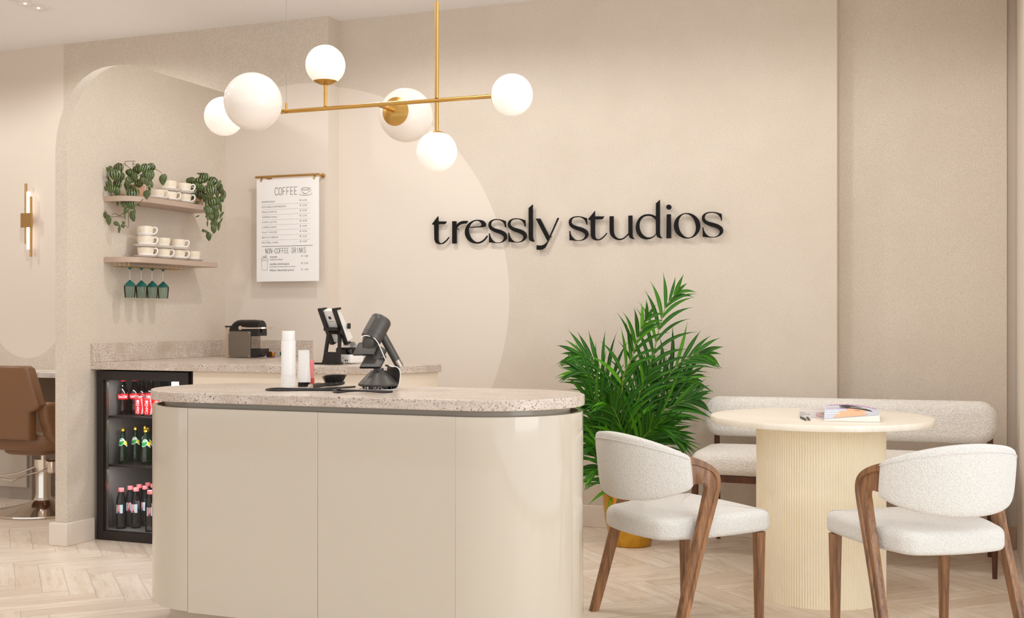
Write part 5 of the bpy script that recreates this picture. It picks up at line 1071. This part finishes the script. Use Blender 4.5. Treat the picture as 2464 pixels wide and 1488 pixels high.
build('base', MB().lathe([(.001,0),(.072,0),(.073,.0012),(.073,.0042),(.072,.0052),(.001,.0052)], 48), M['gloss_black'], t2)
build('base_edge', MB().lathe([(.0729,.0008),(.0745,.001),(.0748,.0028),(.0742,.0042),(.0729,.0044)], 48), M['ribbonwhite'], t2)
S_ = crom([(-.058,.195),(-.052,.201),(-.038,.2035),(-.0134,.196),(.002,.179),(.012,.157),(.022,.132),(.031,.110),(.040,.0946),(.051,.0875),(.066,.0868),(.0775,.078),(.0825,.0612),(.081,.039),(.0757,.0167),(.066,.0055),(.052,.003)], 4) if False else crom([(a, 0, b) for a, b in [(-.058,.195),(-.052,.201),(-.038,.2035),(-.0134,.196),(.002,.179),(.012,.157),(.022,.132),(.031,.110),(.040,.0946),(.051,.0875),(.066,.0868),(.0775,.078),(.0825,.0612),(.081,.039),(.0757,.0167),(.066,.0055),(.052,.0035)]], 4)
n_ = len(S_); wd_ = [.012+.075*min(1, max(0, (i/n_-.45)/.25)) for i in range(n_)]
front = [(-.052 if i/n_ < .25 else -.052+.040*min(1, (i/n_-.25)/.35)) for i in range(n_)]
st_ = MB(); rg = []
for i, p in enumerate(S_):
    f0 = front[i]; tg = (S_[min(i+1,n_-1)]-S_[max(i-1,0)]).normalized(); nn = Vector((-tg.z, 0, tg.x))*.0016
    bk_ = Vector((-.62*wd_[i] if i/n_ > .5 else 0, f0+wd_[i]*.75, 0)); rg.append([tuple(p+Vector((0,f0,0))+nn), tuple(p+bk_+nn), tuple(p+bk_-nn), tuple(p+Vector((0,f0,0))-nn)])
build('strap', st_.loft(rg), M['graphite'], t2); build('strap_edge', MB().sweep([p+Vector((0, front[i]-.0008, 0)) for i, p in enumerate(S_)], .0019, 8), M['ribbonwhite'], t2)
t3 = thing('diffuser_attachment', 'cone-shaped diffuser attachment parked on the stand base', 'attachment', (-2.058, 3.915, zd+.0055), yaw0)
build('cone', MB().lathe([(.001,.008),(.070,.008),(.0755,.0105),(.0762,.017),(.074,.0195),(.032,.063),(.0295,.0665),(.019,.068),(.019,.075),(.001,.075)], 48), M['graphite'], t3)
pn_ = MB()
for k in range(12):
    for r_ in (.058, .034): pn_.cyl((r_*cos(k*pi/6), r_*sin(k*pi/6), .0005), (r_*cos(k*pi/6), r_*sin(k*pi/6), .009), .0028, n=8)
build('prongs', pn_, M['gloss_black'], t3)
t4 = thing('styling_nozzle', 'spare flat nozzle held on the stand between the dryer and the diffuser cone', 'attachment', (-2.058, 3.915, zd), yaw0)
nozzle((.006, .004, .150), (-.012, -.026, .105), (-.006, -.012, .128), (-.0273, -.040, .0840), .025, .0775, .014, 'body', t4)
cord = [(-2.205,4.00),(-2.214,3.930),(-2.241,3.86),(-2.314,3.80),(-2.423,3.789),(-2.423,3.72),(-2.36,3.691),(-2.267,3.745),(-2.173,3.77),(-2.097,3.785),(-2.009,3.792),(-1.936,3.786),(-1.948,3.734),(-2.014,3.681),(-2.091,3.676),(-2.134,3.713),(-2.150,3.80),(-2.150,3.86)]
cz = [.0036]*18; cz[13] = .0105; cz[14] = .0036; cz[17] = .0105; cz[16] = .0110
cb_ = MB(); cb_.m = (Matrix.Translation(t.location) @ Matrix.Rotation(yaw0, 4, 'Z')).inverted()
cb_.sweep(crom([(x, y, zd+z) for (x, y), z in zip(cord, cz)], 8), .0034, 10, up=(0,0,1)); build('cord', cb_, M['black'], t)
